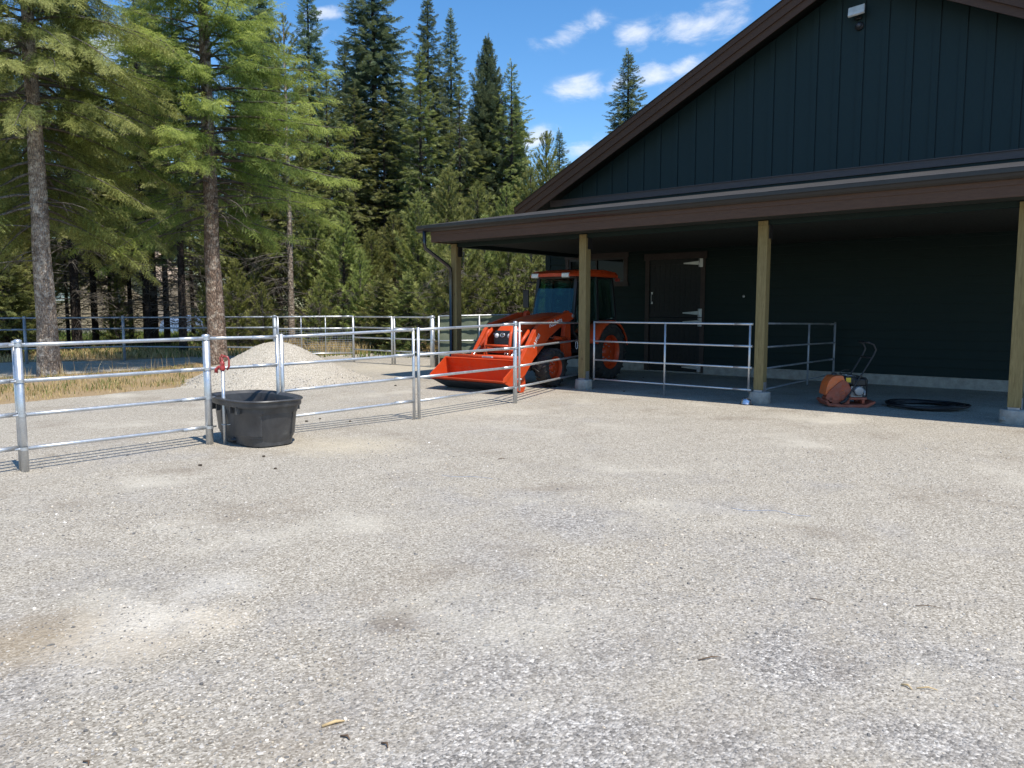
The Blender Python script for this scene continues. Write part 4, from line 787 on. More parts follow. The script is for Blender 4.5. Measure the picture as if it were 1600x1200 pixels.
# ------------------------------------------------------------------ pipe fences
def on_line(px, a, b):
    d = ray(px, 600); D = np.array(d[:2]); A = np.array(a); B = np.array(b) - A
    t, s = np.linalg.solve(np.array([[D[0], -B[0]], [D[1], -B[1]]]), A); return tuple(A + B * s)
def panel(label, a, b, za, zb, legs=(), posts=(), rr=.021, name='fence_panel', group=None, mat='galv', sag=0, cat='fence panel', couple=True, ends=True):
    """a, b plan points; za, zb rail heights at either end; legs / posts: (t, radius, top, bottom)"""
    A = Vector((a[0], a[1], 0)); B = Vector((b[0], b[1], 0)); e = empty(name, (A.x, A.y, 0)); tag(e, label, cat, group)
    d = (B - A); L = d.length; u = d.normalized()
    for z0, z1 in zip(za, zb):
        m = MB(); pts = [d * t + Vector((0, 0, z0 + (z1 - z0) * t - sag * 4 * t * (1 - t))) for t in (0, .25, .5, .75, 1)]; m.tube(pts, rr, 12)
        if couple: m.tube([pts[-1] - u * .35, pts[-1]], rr * 1.16, 12)
        m.build('rail', M[mat], e)
    for t, r, top, bot in legs:
        p = d * t; MB().tube([p + Vector((0, 0, bot)), p + Vector((0, 0, top))], r, 14).build('leg', M[mat], e)
    for t, r, top, bot in posts:
        p = d * t; m = MB(); m.tube([p + Vector((0, 0, bot)), p + Vector((0, 0, top))], r, 20); m.lathe([(r + .003, top - .02), (r + .003, top + .003), (r * .6, top + .014), (0, top + .016)], (p.x, p.y, 0), n=20)
        m.build('post', M[mat], e)
        for k, (z0, z1) in enumerate(zip(za, zb)):
            z = z0 + (z1 - z0) * t; m = MB(); m.tube([p - u * (r + .05) + Vector((0, 0, z)), p + u * (r + .05) + Vector((0, 0, z))], .011, 8); m.lathe([(r + .006, z - .018), (r + .006, z + .018)], (p.x, p.y, 0), n=20)
            if ends: m.build('clamp', M[mat], e)
    return e
GR = 'galvanised pipe panels across the front'
F38 = G(40, 737); F325 = G(328, 694); F650 = G(651, 655); F805 = G(805, 630); GR2 = G(911, 598); 
h38 = [1.33, .955, .60, .245]; h325 = [1.335, .955, .59, .22]; h435 = [1.33, .96, .60, .24]; h650 = [1.385, 1.0, .652, .285]; h805 = [1.43, 1.0, .66, .29]
P33 = G(34, 735); FE = (P33[0] + .62, P33[1] - 3.6)
panel('leftmost near pipe panel, cut off by the left edge of the photo', FE, P33, [1.33, .96, .6, .245], h38, legs=[(1, .024, 1.37, 0)])
panel('near four-rail pipe panel between the left post and the thick post by the tank', F38, F325, h38, h325, posts=[(0, .036, 1.375, -.1), (1, .045, 1.375, -.1)])
A435 = on_line(434.5, F325, F650); A442 = on_line(441.5, F325, F650)
t0 = .05
s325 = (F325[0] * (1 - t0) + A435[0] * t0, F325[1] * (1 - t0) + A435[1] * t0)
panel('short two-rail pipe panel passing over the black stock tank', s325, A435, h325[:2], h435[:2], legs=[(1, .024, 1.36, 0)])
A647 = on_line(646.5, F325, F650)
panel('near pipe panel directly right of the black stock tank', A442, A647, h435, h650, legs=[(1, .022, 1.41, 0), (0, .027, 1.37, 0)])
panel('near pipe panel running in front of the orange loader bucket', G(655, 655), F805, h650, h805, legs=[(0, .024, 1.42, 0)], posts=[(1, .038, 1.47, -.1)])
g0 = G(811.5, 628); dgx = (GR2[0] - g0[0], GR2[1] - g0[1])
gt = panel('narrow pipe gate between the bucket post and the second porch post', g0, GR2, [1.445, 1.0, .66, .28], [1.385, 1.0, .64, .22], legs=[(0, .021, 1.46, .2), (1, .021, 1.40, .16)], name='pipe_gate', cat='gate')
m = MB()
for z in (1.30, .42): MB().tube([(-.09, -.03, z), (.05, .01, z)], .012, 8).build('hinge_pin', M['galv'], gt)
MB().tube([(dgx[0] + .02, dgx[1] - .03, .93), (dgx[0] + .02, dgx[1] - .03, 1.08)], .028, 12).build('latch', M['white'], gt)
m = MB(); m.tube([(dgx[0]*.87 + .045*math.cos(a)*.6, dgx[1]*.87, .90 + .09*math.sin(a)) for a in np.linspace(0, 6.283, 17)[:-1]], .007, 6, closed=True); m.build('chain_loop', M['white'], gt)
Pp0 = G(922, 597); Pp1 = (-5.52, 13.45); Pp0 = (-8.98, 13.52)
panel('pipe panel closing the bay between the second and third porch posts', Pp0, Pp1, [1.43, 1.03, .64, .235], [1.43, 1.03, .64, .235], legs=[(0, .021, 1.45, .2), (.485, .021, 1.43, -.02), (.985, .021, 1.45, .2)], rr=.019)
panel('pipe panel running back under the porch from the third post to the wall', (-5.50, 13.75), (-5.62, 18.45), [1.44, 1.0, .60, .2], [1.36, .93, .55, .2], legs=[(.60, .02, 1.38, .1), (1, .024, 1.40, 0)], rr=.018, mat='galv_dull')
# far corral
hz = [1.44, 1.02, .30]
f40 = G(42, 568); f195 = G(195, 563); f431 = G(431, 568); f553 = G(553, 566); f613 = G(613, 570); f675 = G(676, 574)
fL = (f40[0] * 2 - f195[0] - .3, f40[1] * 2 - f195[1]); hh = [1.42, 1.06, .46]
panel('far dark pipe panel at the left edge beyond the path', fL, f40, hh, hh, name='fence_panel', mat='galv_dull', rr=.024)
panel('far dark pipe panel behind the leftmost fir trunk', f40, f195, hh, hh, posts=[(0, .045, 1.46, -.1)], mat='galv_dull', rr=.024)
panel('far dark pipe panel crossing behind the big fir trunk and gravel heap', f195, f431, hh, [1.46, 1.13, .5], posts=[(0, .045, 1.47, -.1), (1, .06, 1.50, -.1)], mat='galv_dull', rr=.024)
mg = panel('far wide gate with wire mesh and upright bars, right of the heap top', f431, f553, [1.46, 1.09], [1.47, 1.09], legs=[(.04, .026, 1.47, .3)], rr=.024, name='mesh_gate', cat='gate')
dm = Vector((f553[0] - f431[0], f553[1] - f431[1], 0)); m = MB(); m.tube([dm*.04 + Vector((0, 0, .30)), dm + Vector((0, 0, .30))], .02, 8)
for t in (.33, .64): m.tube([dm*t + Vector((0, 0, .3)), dm*t + Vector((0, 0, 1.46))], .018, 8)
m.build('upright', M['galv'], mg)
m = MB()
for i in range(30): m.tube([dm*(.05 + .94*i/29) + Vector((0, 0, .31)), dm*(.05 + .94*i/29) + Vector((0, 0, 1.08))], .0035, 4, caps=False)
for j in range(10): z = .36 + .075*j; m.tube([dm*.05 + Vector((0, 0, z)), dm*.99 + Vector((0, 0, z))], .0035, 4, caps=False)
m.build('wire_mesh', M['galv_dull'], mg)
h4 = [1.46, 1.12, .80, .42]
panel('far pipe panel between the mesh gate and the paired posts', f553, f613, h4, h4, legs=[(0, .038, 1.48, 0), (1, .03, 1.48, 0)], rr=.022)
panel('far pipe panel between the paired posts and the green screened panel', G(617, 570), f675, h4, h4, legs=[(0, .03, 1.48, 0)], posts=[(1, .068, 1.50, -.1)], rr=.022)
a = (f675[0] + .15, f675[1] + .12); bb = (XL + .1, WY - .3); sp = panel('pipe panel covered with green screening cloth behind the porch end', a, bb, [1.50, 1.16, .78, .36], [1.55, 1.16, .78, .36], legs=[(.0, .026, 1.5, 0), (.38, .022, 1.5, 0), (1, .03, 1.5, 0)], rr=.019)
dd = Vector((bb[0] - a[0], bb[1] - a[1], 0)); nn = Vector((-dd.y, dd.x, 0)).normalized() * .06
r0 = np.random.RandomState(4); n1, n2 = 40, 14; V = []
for i in range(n1 + 1):
    for j in range(n2 + 1):
        p = dd * (i / n1) + nn * (1 + .25 * math.sin(i * .9) * math.sin(j * .7) + r0.normal(0, .06)); V.append((p.x, p.y, .27 + (1.47 - .27 + .05 * i / n1) * j / n2))
i, j = np.meshgrid(np.arange(n1), np.arange(n2), indexing='ij'); k = n2 + 1
np_mesh('screen_cloth', np.array(V), np.stack([i*k+j, (i+1)*k+j, (i+1)*k+j+1, i*k+j+1], -1).reshape(-1, 4), M['screen'], sp, smooth=True)
x, y = G(690, 572); bd = empty('wooden_board', (x, y + .15, 0), math.atan2(dd.y, dd.x)); tag(bd, 'brown wooden board standing on edge at the foot of the green screen', 'board')
MB().box((-.3, .0, 0), (1.7, .035, .27)).build('plank', M['board_brown'], bd, .004)
def fork():
    x, y = G(684, 573); f = empty('pitchfork', (x, y, 0), R(40)); tag(f, 'black pitchfork standing tines down against the thick post beside the green screen', 'pitchfork')
    m = MB()
    for k in range(5): s = (k - 2) * .065; m.tube([(s*.85, .12, .42), (s, .09, .30), (s*1.05, -.02, .02)], .007, 6)
    m.tube([(-.13, .12, .42), (.13, .12, .42)], .009, 6); m.build('tines', M['black'], f)
    MB().tube([(0, .12, .42), (0, .26, 1.25)], .014, 8).build('handle', M['black'], f)
fork()

# ------------------------------------------------------------------ stock tank and water hydrant
def stock_tank():
    e = empty('stock_tank', (-8.83, 5.45, 0), R(-7), .93); tag(e, 'black oval plastic stock tank standing under the two-rail fence panel', 'stock tank')
    n = 96
    def ring(a, b, ex, z, dent=0.0):
        out = []
        for k in range(n):
            t = 2*math.pi*k/n; c, s = math.cos(t), math.sin(t); x = a*math.copysign(abs(c)**(2/ex), c); y = b*math.copysign(abs(s)**(2/ex), s)
            if dent and abs(x) < .17: y *= (1 - dent * (1 if abs(x) < .14 else .5))      # recess in the middle of the long sides
            if dent and abs(y) < .20 and abs(x) > a*.6: x *= (1 - dent*.35)
            out.append((x, y, z))
        return out
    H = .635; rows = [ring(.60, .315, 3.3, .0), ring(.625, .34, 3.3, .02), ring(.637, .352, 3.3, .115, .04), ring(.650, .36, 3.3, .12, .16), ring(.655, .365, 3.3, .155, .16), ring(.668, .374, 3.3, .16, .20), ring(.698, .403, 3.2, .44, .20), ring(.712, .414, 3.2, .455, .05), ring(.718, .418, 3.2, .50), ring(.722, .422, 3.1, .535), ring(.765, .462, 3.0, .54), ring(.775, .472, 3.0, .56), ring(.775, .472, 3.0, .605), ring(.790, .488, 2.9, .612), ring(.800, .498, 2.9, .628), ring(.790, .488, 2.9, H + .006), ring(.755, .453, 2.9, H + .004), ring(.72, .418, 2.9, H - .03), ring(.70, .40, 3.0, .45), ring(.655, .36, 3.0, .14), ring(.62, .33, 3.0, .04), ring(.3, .16, 2.6, .035), ring(.01, .01, 2, .035)]
    V = [p for r in rows for p in r]; F = [(i*n+k, i*n+(k+1) % n, (i+1)*n+(k+1) % n, (i+1)*n+k) for i in range(len(rows)-1) for k in range(n)]
    me = bpy.data.meshes.new('basin'); me.from_pydata(V, [], F); me.update(); me.polygons.foreach_set('use_smooth', [True]*len(F)); o = link_mesh('basin', me, M['tank'], e)
    for poly in me.polygons: poly.use_smooth = True
    m = o.modifiers.new('es', 'EDGE_SPLIT'); m.split_angle = R(38)
    MB().box((-.10, -.352, .29), (.165, -.300, .41)).build('label_sticker', M['sticker'], e)
    m = MB()
    for a, b, zz in ((-.15, .10, .29), (-.14, -.02, .335)): m.tube([(.05 + a + (b-a)*i/6, -.355, .03 + zz + .012*math.sin(i*1.4)) for i in range(7)], .006, 5)
    m.build('sticker_print', M['navy'], e)
    MB().lathe([(0, -.40), (.028, -.40), (.028, -.37), (.04, -.365), (.04, -.33)], (.09, 0, .068), 'y', 18).build('drain_plug', M['black'], e)
    m = MB()
    for s in (-1, 1):
        for x in (-.40, -.22, .22, .40): MB().box((x - .012, s*.425 - .03, .45), (x + .012, s*.425 + .03, .545)).build('rim_rib', M['tank'], e)
stock_tank()
def hydrant():
    x, y = G(352, 694); e = empty('water_hydrant', (x, y, 0), R(35), .95); tag(e, 'slim galvanised yard hydrant with a red head, standing before the stock tank', 'hydrant')
    MB().tube([(0, 0, -.1), (0, 0, .995)], .0225, 16).build('standpipe', M['galv'], e)
    m = MB(); m.lathe([(.03, .985), (.034, 1.0), (.034, 1.035), (.026, 1.05), (.03, 1.06), (.03, 1.085), (.018, 1.10), (.012, 1.11), (.012, 1.16), (0, 1.165)], n=20)
    m.tube([(0, 0, 1.03), (-.05, 0, 1.03), (-.085, 0, 1.00), (-.09, 0, .955)], [.02, .021, .023, .025], 12); m.build('spout_head', M['red'], e)
    m = MB(); m.tube([(.0, 0, 1.150), (.035, 0, 1.172), (.075, 0, 1.16), (.092, 0, 1.12), (.090, 0, 1.04), (.062, 0, .99)], [.012, .013, .013, .012, .014, .011], 10); m.tube([(-.028, 0, 1.07), (-.03, 0, 1.15), (0, 0, 1.19), (.03, 0, 1.172)], .011, 8); m.build('lever_handle', M['red'], e)
    m = MB(); m.tube([(.028*math.cos(t), .028*math.sin(t), .26) for t in np.linspace(0, 6.28, 13)[:-1]], .006, 6, closed=True); m.tube([(.02, 0, .26), (.07, -.02, .265), (.10, -.02, .275)], .005, 6); m.tube([(-.02, 0, .26), (-.05, .02, .265)], .005, 6); m.build('wire_tie', M['galv'], e)
hydrant()

# ------------------------------------------------------------------ tractor with front loader (local axes: x forward, y to its left)
def rounded(poly, k=3, f=.3):
    out = []; n = len(poly)
    for i in range(n):
        p0, p1, p2 = Vector(poly[i-1]), Vector(poly[i]), Vector(poly[(i+1) % n]); a = p1.lerp(p0, f); b = p1.lerp(p2, f)
        for j in range(k + 1):
            t = j/k; out.append(tuple(a*(1-t)**2 + p1*2*t*(1-t) + b*t*t))
    return out
def tractor():
    e = empty('tractor', (-10.92, 15.62, 0), math.atan2(-math.cos(-.03), -math.sin(-.03)), 1.138)
    tag(e, 'orange red tractor with a glazed cab and a front loader bucket, parked under the porch', 'tractor')
    OR = M['orange']; BK = M['black']
    # wheels
    def wheel(x, y, r, w, lugs, sg):
        m = MB(); h = w/2
        prof_ = [(r*.60, -h*.80), (r*.66, -h*.96), (r*.80, -h*1.02), (r*.92, -h*.90), (r*.955, -h*.6), (r*.965, 0), (r*.955, h*.6), (r*.92, h*.90), (r*.80, h*1.02), (r*.66, h*.96), (r*.60, h*.80)]
        m.lathe(prof_, (0, 0, 0), 'y', 56)
        for k in range(lugs):
            for s in (-1, 1):
                a0 = 2*math.pi*(k + (.5 if s > 0 else 0))/lugs; da = 2*math.pi/lugs*.80; P = []
                for q, (yy, rr) in enumerate(((0.02*s, r*.985), (h*.55*s, r*.985), (h*.92*s, r*.945), (h*1.04*s, r*.86))):
                    a = a0 - da*q/3*.9; P.append((rr*math.sin(a), yy, rr*math.cos(a)))
                for p, q in zip(P[:-1], P[1:]):
                    rad = Vector(((p[0]+q[0])/2, 0, (p[2]+q[2])/2)).normalized(); m.beam(p, q, r*.055, r*.075, up=rad)
        wo = empty('wheel', (x, y, r)); wo.parent = e
        m.build('tyre', M['rubber'], wo)
        m = MB(); rr = r*.62
        m.lathe([(rr, -h*.84), (rr*.98, -h*.80), (rr*.90, -h*.6), (rr*.88, 0), (rr*.90, sg*h*.3), (rr*.5, sg*h*.12), (rr*.30, sg*h*.16), (rr*.30, sg*h*.42), (rr*.2, sg*h*.48), (0, sg*h*.48)] if sg > 0 else [(rr, h*.84), (rr*.90, h*.6), (rr*.88, 0), (rr*.90, -h*.3), (rr*.5, -h*.12), (rr*.30, -h*.16), (rr*.30, -h*.42), (0, -h*.48)], (0, 0, 0), 'y', 40)
        m.lathe([(rr*.90, sg*h*.28), (rr*.93, sg*h*.65), (rr*1.0, sg*h*.82), (rr*1.03, sg*h*.84)], (0, 0, 0), 'y', 40)
        m.build('rim', OR, wo)
        m = MB()
        for k in range(8): a = k*math.pi/4; m.lathe([(0, sg*h*.30), (r*.025, sg*h*.30), (r*.025, sg*h*.14)], (rr*.42*math.cos(a), 0, rr*.42*math.sin(a)), 'y', 6)
        m.build('wheel_nuts', M['grey_metal'], wo)
        return wo
    for sg in (1, -1):
        wheel(1.93, sg*.70, .372, .27, 18, sg); wheel(0, sg*.72, .597, .40, 20, sg)
    # chassis
    m = MB(); m.prism(rounded([(-.35, .55), (.6, .42), (1.1, .42), (2.35, .50), (2.45, .78), (-.30, .95)]), -.19, .19); m.box((-.28, -.55, .45), (.12, .55, .78)); m.build('chassis', BK, e, .01)
    m = MB(); m.tube([(1.93, -.60, .37), (1.93, .60, .37)], .075, 14); m.prism([(1.80, .30), (2.06, .30), (2.06, .50), (1.80, .50)], -.30, .30); m.build('front_axle', M['darksteel'], e)
    # bonnet, lofted
    secs = [(.70, .33, .86, 1.43, .30), (1.0, .33, .84, 1.42, .30), (1.5, .325, .82, 1.37, .29), (2.0, .315, .80, 1.28, .27), (2.28, .30, .80, 1.205, .25), (2.42, .275, .80, 1.13, .22), (2.49, .235, .82, 1.05, .18)]
    V = []; ns = 13
    for x, w, zb, zt, wt in secs:
        pts = [(-w, zb), (-w, zb + (zt-zb)*.45), (-w*.985, zb + (zt-zb)*.72), (-wt, zt - .035), (-wt*.85, zt - .012), (-wt*.5, zt), (0, zt + .004), (wt*.5, zt), (wt*.85, zt - .012), (wt, zt - .035), (w*.985, zb + (zt-zb)*.72), (w, zb + (zt-zb)*.45), (w, zb)]
        V += [(x, y, z) for y, z in pts]
    F = [(i*ns+k, i*ns+k+1, (i+1)*ns+k+1, (i+1)*ns+k) for i in range(len(secs)-1) for k in range(ns-1)] + [tuple(range(ns)), tuple(range((len(secs)-1)*ns, len(secs)*ns))]
    m = MB(); m.add(V, F, True); hood = m.build('bonnet', OR, e); md = hood.modifiers.new('es', 'EDGE_SPLIT'); md.split_angle = R(35)
    for s in (-1, 1): MB().prism(rounded([(1.05, .90), (2.15, .86), (2.22, 1.05), (1.25, 1.16), (1.02, 1.12)]), s*.332 - .004, s*.332 + .004).build('side_grille', BK, hood)
    m = MB(); m.prism(rounded([(2.42, .62), (2.515, .64), (2.535, .95), (2.50, 1.075), (2.44, 1.09)]), -.225, .225); gr = m.build('grille', BK, e, .012)
    m = MB()
    for k in range(9): z = .70 + .026*k; m.box((2.53, -.17, z), (2.54, .17, z + .008))
    m.build('grille_bars', M['darksteel'], gr)
    for s in (-1, 1):
        MB().lathe([(0, 2.545), (.038, 2.545), (.046, 2.53), (.046, 2.50)], (0, s*.155, .985), 'x', 20).build('headlight', M['lamp_glass'], gr)
    m = MB(); m.lathe([(.030, 2.552), (.036, 2.556), (.042, 2.552), (.042, 2.53)], (0, 0, 1.0), 'x', 28, sx=1.35, sy=1); m.beam((2.553, -.012, .975), (2.553, -.012, 1.025), .010, .006); m.beam((2.553, -.010, 1.0), (2.553, .022, 1.024), .010, .006); m.beam((2.553, -.010, 1.0), (2.553, .022, .976), .010, .006); m.build('emblem', M['chrome'], gr)
    # brush guard
    m = MB()
    for s in (-1, 1): m.tube([(2.30, s*.20, .50), (2.62, s*.23, .52), (2.70, s*.27, .62), (2.70, s*.30, .82), (2.66, s*.29, 1.02), (2.60, s*.27, 1.10)], .030, 10)
    m.tube([(2.70, -.28, .80), (2.71, .28, .80)], .026, 10); m.tube([(2.70, -.26, .60), (2.71, .26, .60)], .030, 10); m.prism([(2.28, .44), (2.60, .46), (2.60, .56), (2.28, .56)], -.28, .28); m.build('brush_guard', OR, e)
    # rear fenders
    for s in (-1, 1):
        m = MB(); V = []; nn_ = 14
        for k in range(nn_ + 1):
            a = R(-62 + 150*k/nn_); r1 = .665
            for yy, r2 in ((.46, r1), (.92, r1), (.935, r1 - .05)): V.append((r1*0 + r2*math.sin(-a + R(10)), s*yy, .597 + r2*math.cos(-a + R(10))))
        F = [(i*3+k, i*3+k+1, (i+1)*3+k+1, (i+1)*3+k) for i in range(nn_) for k in range(2)]
        m.add(V, F, True); o = m.build('rear_fender', OR, e); md = o.modifiers.new('s', 'SOLIDIFY'); md.thickness = .02
    # cab
    x0, x1 = -.60, .88; zt = 2.16
    cab = empty('cab', (0, 0, 0)); cab.parent = e
    m = MB(); pl = [((.90, .50, 1.02), (.70, .47, zt)), ((.12, .62, .70), (.10, .56, zt)), ((-.62, .60, 1.25), (-.58, .52, zt))]
    for a, b in pl:
        for s in (-1, 1): m.beam((a[0], s*a[1], a[2]), (b[0], s*b[1], b[2]), .062, .07, up=(0, 1, 0))
    for z, xx, w in ((zt, .70, .47), (zt, -.58, .52)): m.beam((xx, -w, z), (xx, w, z), .07, .07)
    for s in (-1, 1): m.beam((.72, s*.47, zt), (-.60, s*.52, zt), .06, .07); m.beam((.90, s*.50, 1.04), (.55, s*.58, .62), .06, .05); m.beam((.55, s*.58, .62), (.1, s*.62, .62), .06, .05); m.beam((-.62, s*.60, 1.27), (-.30, s*.62, 1.27), .05, .05)
    m.beam((.92, -.5, 1.20), (.92, .5, 1.20), .06, .32); m.beam((-.62, -.6, 1.27), (-.62, .6, 1.27), .06, .06); m.box((-.6, -.55, .60), (.8, .55, .68)); m.build('frame', BK, cab)
    def pane(nm, q, mat='glass'): 
        mm = MB(); mm.add(q, [(0, 1, 2, 3)]); o = mm.build(nm, M[mat], cab, recalc=False); s_ = o.modifiers.new('s', 'SOLIDIFY'); s_.thickness = .005; return o
    pane('windscreen', [(.92, -.48, 1.34), (.92, .48, 1.34), (.72, .45, zt - .03), (.72, -.45, zt - .03)])
    pane('rear_window', [(-.63, -.56, 1.30), (-.63, .56, 1.30), (-.59, .50, zt - .03), (-.59, -.50, zt - .03)])
    for s in (-1, 1):
        pane('door_glass', [(.89, s*.51, 1.06), (.14, s*.63, .72), (.12, s*.565, zt - .04), (.71, s*.475, zt - .04)])
        pane('side_window', [(.08, s*.625, 1.28), (-.60, s*.605, 1.28), (-.57, s*.525, zt - .04), (.08, s*.565, zt - .04)])
    # roof
    V = []; rows = [(-.86, .40, 2.18, 2.22), (-.80, .56, 2.17, 2.29), (-.2, .62, 2.17, 2.325), (.45, .61, 2.17, 2.31), (.86, .56, 2.16, 2.265), (.98, .50, 2.16, 2.215)]
    for x, w, zb, ztt in rows: V += [(x, -w, zb), (x, -w, (zb+ztt)/2), (x, -w*.9, ztt), (x, 0, ztt + .012), (x, w*.9, ztt), (x, w, (zb+ztt)/2), (x, w, zb)]
    F = [(i*7+k, i*7+(k+1) % 7, (i+1)*7+(k+1) % 7, (i+1)*7+k) for i in range(5) for k in range(7)] + [tuple(range(7)), tuple(range(35, 42))]
    m = MB(); m.add(V, F, True); rf = m.build('cab_roof', OR, e); md = rf.modifiers.new('es', 'EDGE_SPLIT'); md.split_angle = R(45)
    for s in (-1, 1):
        m = MB(); m.prism(rounded([(.95, 2.13), (1.005, 2.14), (1.0, 2.225), (.94, 2.235)]), s*.38 - .085, s*.38 + .085); m.build('work_light', M['lamp_glass'], rf, .01)
        m = MB(); m.box((-.90, s*.50 - .05, 2.10), (-.86, s*.50 + .05, 2.17)); m.build('rear_light', M['red'], rf)
    # interior
    m = MB(); m.prism(rounded([(-.42, .95), (.10, .92), (.12, 1.05), (-.28, 1.08), (-.40, 1.72), (-.52, 1.70), (-.50, 1.0)]), -.25, .25); m.box((-.35, -.2, .68), (.05, .2, .94)); m.build('seat', M['seat_black'], e, .02)
    m = MB(); c = Vector((.50, 0, 1.38)); u = Vector((.5, 0, .86)).normalized(); a1 = u.cross(Vector((0, 1, 0))); m.tube([c + (Vector((0, 1, 0))*math.cos(t) + a1*math.sin(t))*.20 for t in np.linspace(0, 6.283, 25)[:-1]], .014, 8, closed=True)
    m.tube([c, c - u*.10, (.70, 0, 1.05)], .022, 8)
    for t in (0, 2.1, 4.2): m.tube([c, c + (Vector((0, 1, 0))*math.cos(t) + a1*math.sin(t))*.2], .011, 6)
    m.prism([(.60, .68), (.86, .68), (.86, 1.25), (.66, 1.20)], -.28, .28); m.build('steering_wheel', BK, e)
    # mirrors, indicator lamps, exhaust
    for s in (-1, 1):
        m = MB(); m.tube([(.72, s*.49, 2.06), (.78, s*.74, 2.06), (.80, s*.76, 2.02), (.80, s*.76, 1.85)], .011, 8); mi = m.build('mirror_arm', BK, e)
        m = MB(); m.box((.77, s*.76 - .075, 1.52), (.81, s*.76 + .075, 1.90)); m.build('mirror', BK, mi, .015)
        m = MB(); m.lathe([(0, -.06), (.035, -.055), (.048, -.03), (.048, .03), (.035, .055), (0, .06)], (.74, s*.70, 1.25), 'z', 18); la = m.build('indicator_lamp', M['amber'], e)
        MB().tube([(.72, s*.55, 1.15), (.74, s*.70, 1.19)], .012, 6).build('lamp_stalk', BK, la)
    # steps
    m = MB(); m.box((.22, .52, .36), (.50, .74, .39)); m.box((.22, .50, .39), (.25, .53, .66)); m.box((.47, .50, .39), (.50, .53, .66)); m.box((.0, .45, .42), (.22, .66, .62)); m.build('step', BK, e)
    m = MB(); m.tube([(.56, .60, .70), (.60, .64, .74), (.62, .64, 1.55), (.58, .58, 1.6)], .013, 8); m.build('grab_rail', M['grey_metal'], e)
    # loader
    ld = empty('front_loader', (0, 0, 0)); ld.parent = e
    for s in (-1, 1):
        y0, y1 = (s*.50 - .045, s*.50 + .045)
        m = MB(); m.prism(rounded([(.98, .50), (1.24, .50), (1.28, .85), (1.20, 1.20), (1.19, 1.42), (1.11, 1.47), (1.04, 1.42), (1.02, .90)], 2, .2), y0, y1); m.build('tower', OR, ld, .006)
        m = MB(); arm = [(1.06, 1.30), (1.12, 1.42), (1.30, 1.43), (2.20, 1.22), (2.36, 1.10), (2.66, .72), (2.98, .28), (2.96, .16), (2.82, .12), (2.40, .56), (2.06, .80), (1.90, .95), (1.60, 1.10), (1.30, 1.24)]
        yy0, yy1 = (s*.60 - .042, s*.60 + .042); m.prism(arm, yy0, yy1); ar = m.build('loader_arm', OR, ld, .006)
        m = MB(); m.tube([(1.10, s*.50, 1.36), (1.10, s*.66, 1.36)], .035, 12); m.tube([(2.90, s*.52, .21), (2.90, s*.66, .21)], .03, 12); m.build('pivot_pins', M['grey_metal'], ar)
        m = MB(); m.tube([(1.16, s*.52, .90), (1.60, s*.545, .93)], .038, 12); lc = m.build('lift_cylinder', OR, ld); MB().tube([(1.60, s*.545, .93), (2.14, s*.56, 1.0)], .02, 10).build('piston_rod', M['chrome'], lc)
        m = MB(); m.tube([(2.28, s*.46, 1.12), (2.66, s*.46, .78)], .036, 12); tcx = m.build('tilt_cylinder', OR, ld); MB().tube([(2.66, s*.46, .78), (3.0, s*.46, .52)], .02, 10).build('piston_rod', M['chrome'], tcx)
        m = MB(); m.prism([(2.80, .12), (2.97, .10), (3.02, .50), (2.94, .58), (2.80, .40)], s*.47 - .05, s*.47 - .02); m.prism([(2.74, .12), (2.97, .10), (3.02, .50), (2.94, .58), (2.72, .30)], s*.53, s*.555); m.build('coupler_plate', OR, ld)
        m = MB()
        for q in (0, 1): m.tube([(1.25, s*(.52 + .03*q), 1.30), (1.9, s*(.50 + .03*q), 1.22), (2.25, s*(.50 + .03*q), 1.14), (2.45, s*(.51+.02*q), .90)], .010, 6)
        m.build('hydraulic_hoses', BK, ld)
        # writing along the outer face of each arm
        if s > 0:
            def face(px, pz, ang, size): return Matrix.Translation((px, yy1 + .003, pz)) @ Matrix.Rotation(math.pi, 4, 'Z') @ Matrix.Rotation(R(ang), 4, 'Y').inverted() @ Matrix.Rotation(math.pi/2, 4, 'X')
            text_mesh('Kubota', .15, 'arm_lettering', M['white'], ar, face(1.70, 1.235, 13, 1) , shear=.2)
            text_mesh('LA1065', .10, 'arm_lettering', M['white'], ar, face(2.33, .90, 50, 1), shear=.1)
    m = MB(); m.tube([(2.50, -.56, .70), (2.50, .56, .70)], .05, 14); m.build('cross_tube', OR, ld)
    # bucket
    W = .875; pr = [(3.64, .235), (3.30, .085), (3.13, .018), (3.05, .03), (3.0, .12), (3.05, .42), (3.14, .58), (3.18, .59)]
    inner = [(3.19, .575), (3.15, .555), (3.08, .41), (3.03, .14), (3.07, .062), (3.14, .050), (3.29, .108), (3.64, .252)]
    bk = MB(); bk.prism(pr + inner, -W, W); bu = bk.build('bucket', OR, ld)
    for s in (-1, 1):
        m = MB(); sd_ = [(3.64, .222), (3.30, .07), (3.13, .003), (3.04, .015), (2.985, .11), (3.04, .43), (3.13, .595), (3.20, .59), (3.38, .45), (3.62, .29)]
        m.prism(sd_, s*W, s*(W + .014)); m.build('side_plate', OR, bu)
        m = MB(); m.prism([(3.19, .585), (3.38, .445), (3.60, .295), (3.64, .222), (3.56, .225), (3.36, .39), (3.16, .54)], s*(W + .0145), s*(W + .024)); m.build('edge_strip', OR, bu)
    m = MB(); m.prism([(3.56, .196), (3.66, .238), (3.655, .254), (3.555, .212)], -W - .01, W + .01); m.build('cutting_edge', OR, bu)
    m = MB(); m.prism([(3.55, .188), (3.30, .080), (3.14, .012), (3.14, .004), (3.31, .070), (3.56, .178)], -W + .01, W - .01); m.build('wear_shade_plate', M['darksteel'], bu)  # plate added to darken the underside: worn steel plus shade in its colour
